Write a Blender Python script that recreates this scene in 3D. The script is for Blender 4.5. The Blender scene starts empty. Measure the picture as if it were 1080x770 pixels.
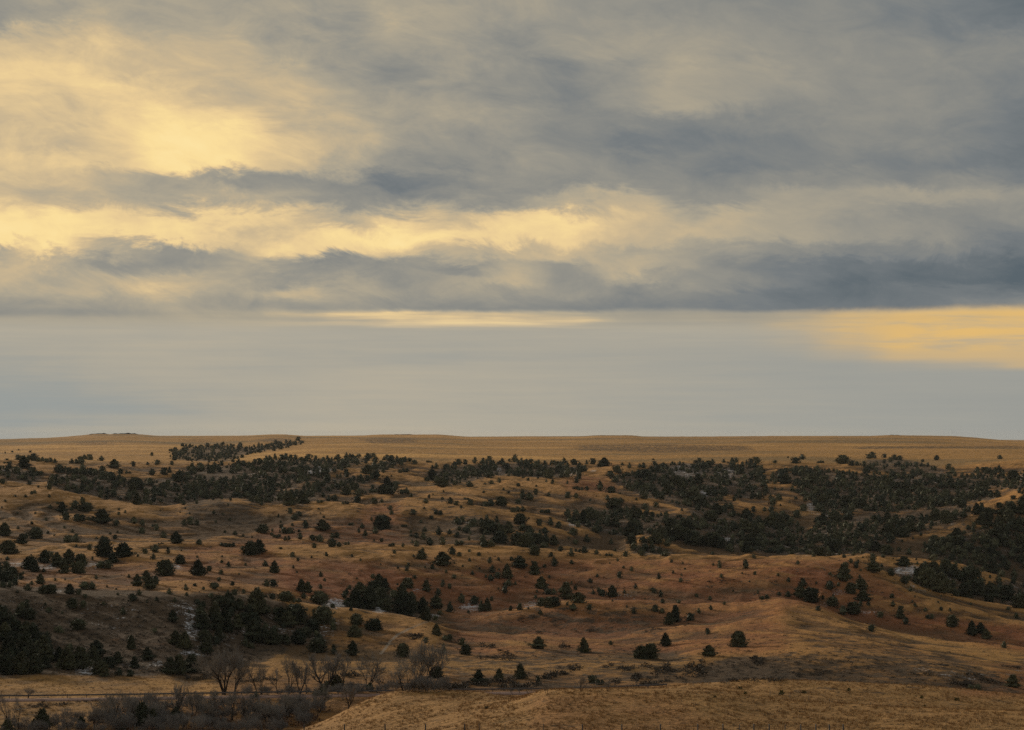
import bpy, math, random
import numpy as np
random.seed(7); RS = np.random.RandomState(11)
F, CX, HY = 2436.0, 540.0, 455.0          # focal length and level line, in photograph pixels
S = bpy.context.scene
COL = S.collection

# ------------------------------------------------------------------ small helpers
def link(o, parent=None):
    COL.objects.link(o)
    if parent: o.parent = parent
    return o
def tag(o, label=None, cat=None, group=None, kind=None):
    if label: o['label'] = label
    if cat: o['category'] = cat
    if group: o['group'] = group
    if kind: o['kind'] = kind
    return o
def np_mesh(name, V, Fc, mat=None, smooth=False):
    """mesh from an (n,3) vertex array and an (m,k) face array"""
    V = np.asarray(V, np.float32); Fc = np.asarray(Fc, np.int32)
    me = bpy.data.meshes.new(name); k = Fc.shape[1]
    me.vertices.add(len(V)); me.vertices.foreach_set('co', V.ravel())
    me.loops.add(Fc.size); me.loops.foreach_set('vertex_index', Fc.ravel())
    me.polygons.add(len(Fc)); me.polygons.foreach_set('loop_start', np.arange(0, Fc.size, k, dtype=np.int32))
    me.polygons.foreach_set('use_smooth', np.full(len(Fc), smooth))
    me.update(calc_edges=True)
    if mat: me.materials.append(mat)
    return me
def perm_grid(seed, n=256):
    r = np.random.RandomState(seed); a = r.rand(n, n) * 2 * np.pi
    return np.cos(a), np.sin(a)
_G = {}
def perlin(x, y, seed=0):
    if seed not in _G: _G[seed] = perm_grid(seed)
    gx, gy = _G[seed]
    xi = np.floor(x).astype(int); yi = np.floor(y).astype(int); fx = x - xi; fy = y - yi
    u = fx*fx*fx*(fx*(fx*6-15)+10); v = fy*fy*fy*(fy*(fy*6-15)+10)
    def g(ix, iy, dx, dy):
        a = ix & 255; b = iy & 255
        return gx[a, b]*dx + gy[a, b]*dy
    n00 = g(xi, yi, fx, fy); n10 = g(xi+1, yi, fx-1, fy); n01 = g(xi, yi+1, fx, fy-1); n11 = g(xi+1, yi+1, fx-1, fy-1)
    return 1.5*((n00*(1-u)+n10*u)*(1-v) + (n01*(1-u)+n11*u)*v)
def fbm(x, y, seed, octv=4, gain=0.5):
    s = 0; a = 1; t = 0
    for k in range(octv):
        s = s + a*perlin(x*2**k+17.3*k, y*2**k-9.1*k, seed+k); t += a; a *= gain
    return s/t
def ridged(x, y, seed, octv=3):
    s = 0; a = 1; t = 0
    for k in range(octv):
        s = s + a*(1-2*np.abs(perlin(x*2**k+5*k, y*2**k, seed+k))); t += a; a *= 0.5
    return s/t

# ------------------------------------------------------------------ terrain
# each line of the land, near to far: the places its crest, foot or floor passes through,
# as (photo column, photo row, distance in metres)
def L(Y, pts): return [(p[0], p[1], (p[2] if len(p) > 2 else Y)) for p in pts]
LINES = [
 L(200, [(0,830),(1080,830)]),
 L(262, [(0,778),(540,777),(1080,777)]),
 L(300, [(0,832),(300,792),(440,768),(500,754),(540,745),(575,732),(640,730),(740,730),(770,733),(810,739),(850,742),(950,747),(1080,751)]),
 L(345, [(0,842),(200,800),(270,783),(317,769),(345,759),(370,747),(395,736),(420,730),(470,729),(510,731),(540,736),(560,738),(600,739),(700,739),(820,744),(1080,757)]),
 L(378, [(0,838),(200,815),(317,790),(370,765),(420,742),(560,742),(620,737),(680,728),(700,725),(740,721),(780,719),(810,718),(870,720),(950,724),(1000,727),(1080,734),(1200,742)]),
 L(425, [(0,777),(300,777),(480,778),(600,772),(700,750),(780,745),(1080,752)]),
 L(470, [(0,741.5),(130,740),(250,738),(400,736),(540,734),(640,733),(700,730),(800,732),(1080,742)]),
 L(480, [(0,736.5),(130,735),(250,733),(400,731),(540,729.5),(640,728.8),(700,726),(800,724),(1080,735)]),
 L(530, [(0,711,530),(60,711,530),(140,713,527),(200,716,522),(228,705,545),(260,690,577),(290,683,595),(330,688,582),(400,692,575),(450,694,570),(480,697,565),(540,697,565),(600,702,552),(650,703,550),(700,712,530),(750,722,508),(800,724,505),(950,728,500),(1080,736,500)]),
 L(600, [(0,668,585),(100,670,585),(200,672,582),(250,660,620),(330,665,635),(400,668,635),(450,668,640),(480,678,635),(540,682,622),(600,687,612),(640,686,615),(700,695,580),(740,692,562),(777,690.5,560),(842,687,560),(900,692,555),(950,700,550),(1005,706,545),(1080,718,540)]),
 L(650, [(0,621),(25,625),(62,627),(112,625),(200,625),(270,631,655),(295,634,660),(345,641,670),(395,646,680),(445,654,690),(480,668,695),(540,674,690),(622,674,685),(665,671,685),(745,664,685),(780,659,690),(825,655,690),(870,665,670),(960,687,610),(1005,695,600),(1080,704,590)]),
 L(690, [(0,624,690),(112,629,690),(200,629,690),(300,638,705),(345,645,710),(395,650,720),(445,658,730),(480,666,735),(540,671,735),(622,671,730),(665,668,730),(745,660,730),(780,654,732),(825,643,735),(870,654,710),(960,682,640),(1080,696,625)]),
 L(770, [(0,614,740),(112,617,740),(200,617,740),(300,626,750),(345,634,755),(400,641,765),(445,652,775),(482,652,775),(510,647,775),(540,644,775),(590,639,775),(652,638,775),(695,640,775),(750,640,775),(790,636,772),(822,630,770),(845,633,762),(870,642,750),(895,656,735),(922,662,720),(960,672,700),(1010,680,680),(1080,687,665),(1200,694,650)]),
 L(830, [(0,602),(200,604),(300,609),(400,622),(456,640),(540,648),(600,643),(650,642),(780,642),(825,637),(870,648,810),(930,668,790),(1010,684,750),(1080,692,735)]),
 L(885, [(0,590),(200,592),(350,598),(450,612),(540,622),(620,622),(700,614),(825,608),(870,614),(900,628,860),(935,640,840),(1000,658,820),(1080,668,810)]),
 L(1000,[(0,569.5),(60,573),(100,572),(162,575),(270,576),(320,574.5),(395,577),(500,579),(540,580),(627,585.5),(740,585),(777,586),(810,587),(860,588),(900,595,960),(935,607,940),(972,621,930),(1010,630,920),(1060,641,910),(1080,644,900),(1200,655,900)]),
 L(1045,[(0,572),(100,575),(270,579),(395,580),(540,583),(627,589),(777,590),(860,592),(900,599,1000),(935,612,990),(972,625,980),(1010,634,970),(1060,645,960),(1080,648,950),(1200,660,950)]),
 L(1095,[(0,564),(270,570),(400,571),(540,574),(627,582),(740,589),(810,591),(860,588.5),(910,588),(972,589),(1010,594),(1060,609),(1080,616),(1200,640)]),
 L(1170,[(0,549),(160,554),(200,556),(270,559),(340,556),(440,560),(500,556),(560,560),(620,572),(645,582),(665,574),(690,571),(705,576),(740,584),(810,591),(870,591),(972,594),(1010,598),(1080,619)]),
 L(1310,[(0,518),(40,518),(62,522),(92,525),(140,531),(175,535),(200,531.5),(225,528),(245,527.5),(270,531),(315,534),(370,531),(440,530),(500,533),(540,539),(600,546),(660,549),(700,549),(740,553),(790,563),(830,572),(870,568),(950,560),(1000,548),(1040,536),(1080,524)]),
 L(1390,[(0,519),(62,525),(92,529),(140,535),(175,539),(245,532),(315,537),(370,534),(440,529),(500,527),(540,530),(600,533),(660,538),(740,541),(790,551),(830,561),(870,556),(950,548),(1000,541),(1040,533),(1080,518)]),
 L(1580,[(0,502),(60,505),(100,509),(200,513),(280,511),(330,510),(380,513),(440,515),(500,512),(540,510),(600,512),(640,513),(700,520),(770,524),(830,524),(870,530),(950,524),(1020,523),(1080,510)]),
 L(1800,[(0,488),(60,493),(130,497),(200,498),(260,492),(300,495),(330,498),(360,497),(400,497),(440,502),(470,507),(500,504),(540,501.5),(590,504),(620,499),(655,493),(700,503),(760,506),(840,505),(900,500),(960,505),(1020,506),(1080,500)]),
 L(1870,[(0,489),(60,494.5),(130,498),(200,499),(260,494),(330,499),(400,498),(440,501),(470,506),(540,503),(590,505),(620,501),(655,495),(700,502),(760,504),(840,503),(900,501),(960,505),(1020,505),(1080,499)]),
 L(2150,[(0,486),(60,486.5),(130,488),(200,488),(270,489),(330,487),(400,487),(430,485),(500,486.5),(540,487.5),(655,487.5),(700,487),(810,486),(860,487),(910,490),(960,493),(1000,491),(1080,486)]),
 L(2600,[(0,479),(130,480),(200,482),(240,484),(290,480),(330,477),(540,480),(800,479),(1080,481)]),
 L(3300,[(0,472),(150,469),(250,472),(325,470),(400,470),(540,473),(800,472),(1080,474.5)]),
 L(4100,[(0,467),(60,465),(130,464),(200,466),(290,464),(400,465.5),(470,466),(540,467),(620,466.5),(800,466),(950,466),(1080,470)]),
 L(5000,[(-60,465),(0,463.5),(50,462),(72,460.5),(90,458.8),(100,458),(148,458.2),(165,459.8),(200,459.8),(262,459.6),(282,458.4),(300,458.2),(318,459.8),(380,459.6),(400,458.4),(465,458.4),(478,459.6),(492,460.8),(560,460.4),(615,460.2),(628,459.2),(665,459.2),(680,460.6),(740,460.6),(810,460),(920,459.8),(935,459),(1005,460),(1030,461.8),(1055,464.2),(1080,466),(1200,470)]),
 L(7000,[(0,466),(540,463.5),(1080,470)]),
 L(16000,[(0,464),(1080,464)]),
]
NT, NO = 1041, 60
t_in = np.linspace(-0.26, 0.26, NT)
t_out = np.linspace(0.26, 0.9, NO+1)[1:]
T = np.concatenate([-t_out[::-1], t_in, t_out]); nT = len(T)
Ya = np.concatenate([np.linspace(-500, 0, 14)[:-1], np.linspace(0, 200, 60)[:-1], np.linspace(200, 255, 40)[:-1]])
Yb = [255.0]
while Yb[-1] < 5200: Yb.append(Yb[-1] + min(max(0.55, Yb[-1]*0.0024), 14))
Yc = np.geomspace(5200, 16000, 60)[1:]
YR = np.concatenate([Ya, np.array(Yb), Yc]); nY = len(YR)
pxT = CX + F*T
def pchip(xk, yk, x):
    """monotone cubic through (xk, yk), vectorised over columns: xk, yk are (K, n); x is (m,) -> (m, n)"""
    h = np.diff(xk, axis=0); d = np.diff(yk, axis=0)/h
    m = np.zeros_like(yk); same = d[1:]*d[:-1] > 0
    w1 = 2*h[1:]+h[:-1]; w2 = h[1:]+2*h[:-1]
    with np.errstate(divide='ignore', invalid='ignore'):
        mm = (w1+w2)/(w1/d[:-1]+w2/d[1:])
    m[1:-1] = np.where(same, mm, 0); m[0] = d[0]; m[-1] = d[-1]
    out = np.zeros((len(x), yk.shape[1]))
    K = xk.shape[0]
    X = np.broadcast_to(x[:, None], out.shape)
    idx = np.zeros(out.shape, int)
    for k in range(1, K-1): idx += (X >= xk[k][None, :])
    j = np.broadcast_to(np.arange(yk.shape[1])[None, :], out.shape)
    x0 = xk[idx, j]; hh = h[idx, j]; s = np.clip((X-x0)/hh, 0, 1)
    y0 = yk[idx, j]; y1 = yk[idx+1, j]; a = m[idx, j]; b = m[idx+1, j]
    return (1+2*s)*(1-s)**2*y0 + s*(1-s)**2*hh*a + s*s*(3-2*s)*y1 + s*s*(s-1)*hh*b
def blur(a, sg, axis):
    r = int(3*sg)+1; k = np.exp(-0.5*(np.arange(-r, r+1)/sg)**2); k /= k.sum()
    p = [(0, 0), (0, 0)]; p[axis] = (r, r); b = np.pad(a, p, mode='edge'); o = 0
    for i, w in enumerate(k):
        sl = [slice(None)]*2; sl[axis] = slice(i, i+a.shape[axis]); o = o + w*b[tuple(sl)]
    return o
Yk = [np.full(nT, v) for v in (-500.0, -20.0, 2.0, 20.0, 50.0, 120.0)]
Zk = [np.full(nT, v) for v in (-6.0, -1.7, -2.0, -5.2, -10.8, -20.5)]
for ln in LINES:
    xs = np.array([p[0] for p in ln], float); ys = np.array([p[1] for p in ln], float); ds = np.array([p[2] for p in ln], float)
    yy = np.interp(pxT, xs, ys); dd = np.interp(pxT, xs, ds)
    k = 7.0
    yy = blur(yy[None, :], k*0.6 if ln[0][2] < 4500 else 3, 1)[0]; dd = blur(dd[None, :], 14, 1)[0]
    dd = np.maximum(dd, Yk[-1] + 6)
    Yk.append(dd); Zk.append((HY-yy)/F*dd)
Z = pchip(np.array(Yk), np.array(Zk), YR)
Wd = np.where(YR > 250, YR, np.sqrt(np.maximum(YR, 0)**2*0.6 + 160.0**2*0.976))
Wd = np.where(YR <= 250, np.maximum(Wd, 0), Wd)
XX = Wd[:, None]*T[None, :]; YY = np.broadcast_to(YR[:, None], XX.shape)
wy = np.interp(YR, [200, 262, 420, 530, 640, 1000, 2000, 2400, 5000], [0.15, 0.12, 0.15, 0.35, 0.6, 0.9, 1.1, 0.7, 0.5])[:, None]
flat = np.zeros_like(Z)                                     # the valley floor stays even along the road
flat = np.exp(-((YY-476)/22.0)**2)*np.clip((700-(CX+F*XX/np.maximum(YY, 50)))/60, 0, 1)
Z = blur(Z, 1.6, 0)
Z = Z + wy*(1-flat)*(fbm(XX/55, YY/75, 3, 4)*1.3)
wr = np.interp(YR, [380, 420, 620, 1000, 2000, 2150, 2300], [0, .3, 1.5, 3.2, 4.4, 1.4, 0])[:, None]
Z = Z + np.interp(YR, [2150, 2500, 4200, 4800], [0, 5, 8, 0])[:, None]*fbm(XX/380, YY/420, 88, 3)
Z = Z + wr*(1-flat)*(ridged(XX/95+0.15*YY/95, YY/210, 20, 3)-0.35)
Z = Z + (1-flat)*np.interp(YR, [380, 500, 700, 1000, 2000, 2150, 2400], [0, .3, .75, 1.2, 1.7, .5, .1])[:, None]*(ridged(XX/34+YY/160+2*fbm(XX/90, YY/90, 61, 2), YY/80, 55, 3)-0.2)
Z = Z + (1-flat)*np.interp(YR, [250, 500, 1000, 2000, 5000], [0.12, 0.22, 0.42, 0.7, 0.6])[:, None]*fbm(XX/9, YY/12, 40, 3, 0.6)
tz = Z + 0.9*fbm(XX/28, YY/40, 95, 2)                     # stock trails following the contours of the steeper faces
Z = Z + np.interp(YR, [470, 520, 800, 1100, 1500], [0, .19, .19, .2, 0])[:, None]*(1-flat)*np.clip(0.5+1.4*fbm(XX/60, YY/90, 99, 2), 0, 1)*np.sin(2*np.pi*tz/1.7)
PX = CX + F*XX/np.maximum(YY, 1); PY = HY - F*Z/np.maximum(YY, 1)
i0 = int(np.searchsorted(YR, 256))

def ground(x, y):
    """height of the land at world x, y (y > 255)"""
    r = np.clip(np.searchsorted(YR, y)-1, 0, nY-2); fr = (y-YR[r])/(YR[r+1]-YR[r])
    tt = x/max(y, 1); c = int(np.clip(np.searchsorted(T, tt)-1, 0, nT-2)); fc = (tt-T[c])/(T[c+1]-T[c])
    a = Z[r, c]*(1-fc)+Z[r, c+1]*fc; b = Z[r+1, c]*(1-fc)+Z[r+1, c+1]*fc
    return a*(1-fr)+b*fr
RUN = np.minimum.accumulate(PY[i0:], axis=0)                # highest row reached so far going away from the camera
def spot(px, py):
    """the point of the land first met along the sight line of a photo position"""
    c = int(np.clip(round((px-CX)/F/(T[NO+1]-T[NO]) + (NT-1)/2), 0, NT-1)) + NO
    col = RUN[:, c]
    r = int(np.searchsorted(-col, -py))
    if r >= len(col): return None
    Y = YR[i0+r]; X = (px-CX)/F*Y
    return X, Y, ground(X, Y)

# ------------------------------------------------------------------ materials
def mat(name):
    m = bpy.data.materials.new(name); m.use_nodes = True
    nt = m.node_tree; b = nt.nodes['Principled BSDF']
    b.inputs['Specular IOR Level'].default_value = 0.15
    return m, nt, b
class N:
    def __init__(s, nt): s.nt = nt
    def n(s, t, **k):
        o = s.nt.nodes.new(t)
        for a, v in k.items(): setattr(o, a, v)
        return o
    def l(s, a, b): s.nt.links.new(a, b)
    def sock(s, inp, v):
        if isinstance(v, bpy.types.NodeSocket): s.l(v, inp)
        else: inp.default_value = v
    def m(s, op, a, b=0.0, c=None, clamp=False):
        o = s.n('ShaderNodeMath', operation=op, use_clamp=clamp)
        s.sock(o.inputs[0], a); s.sock(o.inputs[1], b)
        if c is not None: s.sock(o.inputs[2], c)
        return o.outputs[0]
    def mr(s, v, a, b, c=0.0, d=1.0, kind='SMOOTHSTEP'):
        o = s.n('ShaderNodeMapRange', interpolation_type=kind)
        s.sock(o.inputs[0], v)
        for i, q in enumerate((a, b, c, d)): s.sock(o.inputs[i+1], q)
        return o.outputs[0]
    def mix(s, f, a, b, blend='MIX'):
        o = s.n('ShaderNodeMix', data_type='RGBA', blend_type=blend)
        s.sock(o.inputs[0], f)
        for i, q in ((6, a), (7, b)):
            if isinstance(q, tuple): q = (*q[:3], 1)
            s.sock(o.inputs[i], q)
        return o.outputs[2]
    def noise(s, vec, scale, detail=4, rough=0.55, sc3=None, dist=0.0):
        if sc3:
            mp = s.n('ShaderNodeVectorMath', operation='MULTIPLY'); s.l(vec, mp.inputs[0]); mp.inputs[1].default_value = sc3; vec = mp.outputs[0]
        o = s.n('ShaderNodeTexNoise'); s.l(vec, o.inputs['Vector'])
        o.inputs['Distortion'].default_value = dist; o.inputs['Scale'].default_value = scale; o.inputs['Detail'].default_value = detail; o.inputs['Roughness'].default_value = rough
        return o.outputs['Fac']
    def attr(s, name):
        o = s.n('ShaderNodeAttribute'); o.attribute_name = name; return o.outputs['Fac']

def ground_material():
    m, nt, b = mat('prairie_grass'); q = N(nt)
    pos = q.n('ShaderNodeNewGeometry').outputs['Position']
    big = q.noise(pos, 0.012, 4, 0.6); mid = q.noise(pos, 0.06, 5, 0.62); fine = q.noise(pos, 0.45, 5, 0.7); tuft = q.noise(pos, 2.2, 3, 0.7)
    gold = q.attr('gold'); red = q.attr('red'); scrub = q.attr('scrub'); snow = q.attr('snow'); track = q.attr('track')
    A = q.mix(q.mr(mid, 0.35, 0.68), (0.232, 0.113, 0.038), (0.355, 0.176, 0.057))
    c = q.mix(q.mr(fine, 0.44, 0.66), A, (0.140, 0.070, 0.026))
    # greyer, greener swards
    c = q.mix(q.m('MULTIPLY', q.mr(big, 0.48, 0.68), 0.55), c, (0.185, 0.112, 0.040))
    # pale straw
    c = q.mix(q.m('MULTIPLY', gold, q.mr(mid, 0.25, 0.6, 0.45, 0.95)), c, q.mix(fine, (0.54, 0.290, 0.086), (0.38, 0.198, 0.060)))
    ridge = q.attr('ridge'); north_shade = q.attr('north_shade'); nearh = q.attr('near')
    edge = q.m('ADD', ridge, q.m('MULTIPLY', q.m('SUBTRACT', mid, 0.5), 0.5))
    c = q.mix(q.mr(edge, 0.54, 0.73, 0, 0.9), c, q.mix(fine, (0.52, 0.264, 0.080), (0.40, 0.198, 0.060)))  # paler gold on crests paints in their relief light
    c = q.mix(q.mr(edge, 0.47, 0.28, 0, 0.85), c, q.mix(fine, (0.130, 0.075, 0.034), (0.080, 0.054, 0.029)))  # hollows darkened: relief shade put into the colour
    c = q.mix(q.m('MULTIPLY', north_shade, 0.55), c, q.mix(fine, (0.150, 0.090, 0.042), (0.095, 0.062, 0.032)))  # slopes facing the camera: scrub tone with shade painted in
    c = q.mix(q.m('MULTIPLY', nearh, 0.75), c, q.mix(q.mr(fine, 0.42, 0.7), (0.41, 0.226, 0.078), (0.33, 0.180, 0.064)))
    # russet bluestem
    rf = q.m('MULTIPLY', red, q.mr(q.m('ADD', q.m('MULTIPLY', mid, 0.5), q.m('MULTIPLY', q.noise(pos, 0.028, 4, 0.6), 0.5)), 0.34, 0.56), clamp=True)
    c = q.mix(rf, c, q.mix(fine, (0.35, 0.125, 0.047), (0.22, 0.086, 0.036)))
    # dark low scrub, plus the cloud and knoll shade painted through its mask
    c = q.mix(q.m('MULTIPLY', q.mr(scrub, 0.3, 1.0), 0.75), c, q.mix(fine, (0.150, 0.092, 0.044), (0.085, 0.056, 0.031)))
    shade_gold = q.noise(pos, 0.0035, 5, 0.62, (0.35, 1, 1)); pl = q.attr('plateau')
    c = q.mix(q.m('MULTIPLY', pl, 0.85), c, q.mix(big, (0.50, 0.260, 0.078), (0.60, 0.315, 0.092)))
    c = q.mix(q.m('MULTIPLY', pl, q.mr(shade_gold, 0.50, 0.60, 0, 0.85)), c, (0.30, 0.185, 0.072))  # darker plateau bands paint cloud shadow into the grass
    c = q.mix(q.m('MULTIPLY', pl, q.mr(shade_gold, 0.44, 0.36, 0, 0.8)), c, (0.80, 0.43, 0.125))
    spk = q.noise(pos, 0.16, 6, 0.72)
    th = q.m('SUBTRACT', 0.66, q.m('MULTIPLY', scrub, 0.33))
    sf = q.mr(q.m('SUBTRACT', spk, th), -0.02, 0.06)
    c = q.mix(q.m('MULTIPLY', sf, 0.85), c, q.mix(tuft, (0.060, 0.044, 0.028), (0.125, 0.080, 0.044)))
    dots = q.mr(q.noise(pos, 0.32, 2, 0.5), 0.635, 0.69)
    c = q.mix(q.m('MULTIPLY', q.m('MULTIPLY', dots, q.m('SUBTRACT', 1.0, nearh)), q.mr(big, 0.4, 0.6, 0.25, 0.8)), c, (0.060, 0.048, 0.032))
    c = q.mix(q.mr(tuft, 0.52, 0.8, 0, 0.35), c, (0.10, 0.062, 0.030))
    # trodden track
    c = q.mix(q.m('MULTIPLY', track, q.mr(fine, 0.3, 0.55, 0.4, 0.9)), c, (0.33, 0.27, 0.20))
    # left-over snow
    sn = q.mr(q.m('ADD', q.m('ADD', q.m('MULTIPLY', q.noise(pos, 1.3, 4, 0.75), 0.62), q.m('MULTIPLY', q.noise(pos, 0.2, 3, 0.6), 0.30)), q.m('MULTIPLY', snow, 0.20)), 0.590, 0.625)
    sn = q.m('MULTIPLY', sn, q.mr(snow, 0.05, 0.3))
    c = q.mix(sn, c, (0.70, 0.67, 0.63))
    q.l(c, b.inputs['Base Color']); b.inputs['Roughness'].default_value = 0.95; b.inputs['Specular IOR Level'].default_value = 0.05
    h = q.m('ADD', q.m('MULTIPLY', q.noise(pos, 0.9, 4, 0.7), 0.9), q.m('MULTIPLY', q.noise(pos, 0.18, 4, 0.6), 2.2))
    bp = q.n('ShaderNodeBump'); bp.inputs['Strength'].default_value = 0.75; bp.inputs['Distance'].default_value = 0.9
    q.l(h, bp.inputs['Height']); q.l(bp.outputs[0], b.inputs['Normal'])
    return m
def foliage_material(name, a, b2, c2, sc=0.12, tint=False):
    m, nt, b = mat(name); q = N(nt)
    pos = q.n('ShaderNodeNewGeometry').outputs['Position']
    oi = q.n('ShaderNodeObjectInfo').outputs['Random']
    f = q.noise(pos, sc, 2, 0.5)
    if tint: oi = q.attr('tint')
    f = q.m('ADD', q.mr(f, 0.38, 0.62, 0.2, 0.6), q.m('MULTIPLY', q.m('SUBTRACT', oi, 0.5), 1.1), clamp=True)
    c = q.mix(f, a, b2)
    c = q.mix(q.mr(q.noise(pos, 1.3, 3, 0.6), 0.5, 0.75, 0, 0.7), c, c2)
    q.l(c, b.inputs['Base Color']); b.inputs['Roughness'].default_value = 0.85
    return m
def plain(name, col, rough=0.9, sc=3.0, var=0.35, spec=0.1):
    m, nt, b = mat(name); q = N(nt)
    pos = q.n('ShaderNodeTexCoord').outputs['Object']
    f = q.noise(pos, sc, 4, 0.6)
    q.l(q.mix(f, tuple(x*(1-var) for x in col), tuple(min(1, x*(1+var)) for x in col)), b.inputs['Base Color'])
    b.inputs['Roughness'].default_value = rough; b.inputs['Specular IOR Level'].default_value = spec
    return m
M_GROUND = ground_material()
M_CEDAR = foliage_material('cedar_foliage', (0.050, 0.060, 0.036), (0.130, 0.128, 0.066), (0.105, 0.085, 0.050))
M_CEDAR_FAR = foliage_material('cedar_foliage_far', (0.050, 0.060, 0.036), (0.130, 0.128, 0.066), (0.105, 0.085, 0.050), tint=True)
M_BARK = plain('bark', (0.045, 0.037, 0.030))
M_PALE = plain('weathered_branch', (0.23, 0.205, 0.17), sc=1.5)
M_TWIG = plain('grey_twigs', (0.21, 0.190, 0.165), sc=0.12, var=.5)
M_RUST = foliage_material('dead_leaves', (0.19, 0.095, 0.050), (0.14, 0.10, 0.065), (0.10, 0.075, 0.05), 0.3)
M_SCRUB = foliage_material('scrub_foliage', (0.075, 0.060, 0.042), (0.105, 0.080, 0.050), (0.060, 0.054, 0.034), 0.2)
M_GREEN = foliage_material('yucca_green', (0.075, 0.080, 0.020), (0.095, 0.085, 0.022), (0.05, 0.055, 0.02), 0.3)
M_TUFT = foliage_material('dry_grass', (0.33, 0.19, 0.068), (0.24, 0.135, 0.052), (0.40, 0.245, 0.09), 0.08)
M_WOOD = plain('fence_wood', (0.16, 0.145, 0.125), sc=6)
M_STEEL = plain('steel_post', (0.07, 0.075, 0.075), 0.6, sc=8, spec=0.4)
M_WIRE = plain('fence_wire', (0.14, 0.13, 0.12), 0.5, spec=0.4)
M_ROAD = plain('gravel_road', (0.27, 0.165, 0.12), sc=0.8, var=0.2)
M_RAIL = plain('guard_rail_steel', (0.09, 0.085, 0.08), 0.6, spec=0.4)
M_ROCK = plain('rim_rock', (0.10, 0.085, 0.065), sc=0.2)

# ------------------------------------------------------------------ the land's cover and some painted shade, as masks on its surface
def inpoly(px, py, poly):
    r = np.zeros(px.shape, bool); n = len(poly)
    for i in range(n):
        x0, y0 = poly[i]; x1, y1 = poly[(i+1) % n]
        if y0 == y1: continue
        cnd = ((y0 > py) != (y1 > py)) & (px < (x1-x0)*(py-y0)/(y1-y0)+x0)
        r ^= cnd
    return r
FOREST = [  # outlines of the cedar woods as seen, with density and distance range
 ([(180,476),(200,472),(235,470),(262,472),(300,468),(318,466),(322,467.5),(290,474),(262,479),(245,487),(215,487),(182,485)], 1.0),
 ([(55,503),(64,496),(100,497),(130,503),(150,508),(175,503),(190,498),(192,532),(155,534),(140,529),(117,527),(92,523),(72,519),(52,512)], 0.64),
 ([(190,498),(212,492),(250,491),(290,484),(320,484),(337,484),(352,486),(370,482),(392,482),(390,486),(378,491),(362,497),(345,502),(327,508),(295,520),(288,531),(270,531),(250,526),(225,527),(192,532)], 0.84),
 ([(272,533),(295,525),(315,515),(335,507),(357,502),(380,502),(400,504),(388,510),(370,518),(352,523),(332,530),(315,534)], 0.62),
 ([(382,494),(395,488),(415,484),(430,484),(433,488),(420,492),(402,499),(385,499)], 0.75),
 ([(386,520),(398,511),(418,513),(420,520),(400,521)], 0.5),
 ([(0,494),(20,492),(48,502),(46,508),(30,509),(0,503)], 0.7),
 ([(448,504),(458,495),(485,490),(505,489),(540,488),(580,489),(612,491),(617,498),(605,503),(580,505),(560,504),(540,502),(515,504),(490,510),(465,515),(460,510)], 0.8),
 ([(640,503),(655,498),(675,497),(695,489),(715,488),(765,489),(800,490),(808,505),(805,528),(785,528),(772,521),(752,526),(770,535),(785,545),(810,552),(830,560),(850,570),(860,586),(810,585),(795,575),(770,567),(750,560),(740,548),(720,537),(700,530),(690,526),(675,525),(660,516),(645,508)], 0.72),
 ([(595,545),(640,536),(660,540),(695,541),(715,541),(740,548),(750,556),(790,563),(830,570),(830,586),(775,584),(760,578),(730,577),(702,570),(690,567),(647,566),(615,558),(600,550)], 0.68),
 ([(662,586),(668,575),(685,570),(705,578),(712,586)], 0.5),
 ([(812,503),(825,498),(860,494),(892,499),(920,499),(960,504),(985,505),(1000,503),(1020,504),(1030,499),(1050,498),(1068,503),(1080,510),(1080,520),(1060,517),(1045,513),(1045,522),(1062,526),(1025,530),(995,537),(957,540),(930,540),(910,538),(882,545),(857,545),(860,530),(833,518),(847,512),(812,510)], 0.84),
 ([(810,548),(825,543),(845,555),(852,560),(862,552),(885,547),(895,548),(900,543),(930,540),(945,545),(980,540),(1010,533),(1033,533),(1022,550),(1005,557),(975,563),(950,569),(930,579),(910,587),(850,587),(810,586)], 0.74),
 ([(971,588),(980,574),(1010,562),(1035,554),(1042,547),(1062,543),(1080,543),(1080,590),(1063,602),(1045,604),(1020,598),(1005,592),(985,590)], 0.76),
 ([(960,612),(975,599),(1000,603),(1022,601),(1033,611),(1038,628),(1030,631),(1010,628),(985,621),(972,619)], 0.74),
 ([(1038,628),(1045,612),(1080,612),(1080,642),(1060,639)], 0.6),
 ([(905,493),(915,484),(955,484),(985,491),(1008,498),(1000,502),(960,502),(930,498)], 0.55),
 # bluff by the road and the hollow beyond its crest
 ([(0,655),(26,650),(45,664),(58,685),(46,710),(0,710)], 0.5),
 ([(60,700),(66,683),(90,680),(108,690),(100,704),(70,706)], 0.42),
 ([(208,682),(214,640),(240,636),(262,642),(300,648),(342,658),(345,678),(300,681),(240,683),(215,684)], 0.46),
 ([(362,641),(368,620),(398,616),(425,628),(440,640),(455,648),(445,652),(400,647)], 0.45),
 ([(0,603),(14,603),(20,612),(8,622),(0,616)], 0.9),
 ([(0,580),(14,577),(18,583),(10,587),(0,586)], 0.7),
 ([(540,574),(552,560),(572,562),(578,578),(562,582)], 0.8),
 ([(475,547),(500,545),(535,552),(538,566),(515,572),(480,568)], 0.45),
 # the woods run on past both sides of the view
 ([(1079,500),(1165,497),(1165,600),(1079,600)], 0.72), ([(1080,604),(1165,612),(1165,642),(1080,640)], 0.5),
 ([(-85,655),(0,655),(0,709),(-85,709)], 0.5), ([(-85,496),(0,494),(0,503),(-85,515)], 0.6), ([(-85,580),(0,590),(0,620),(-85,615)], 0.35),
]
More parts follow.
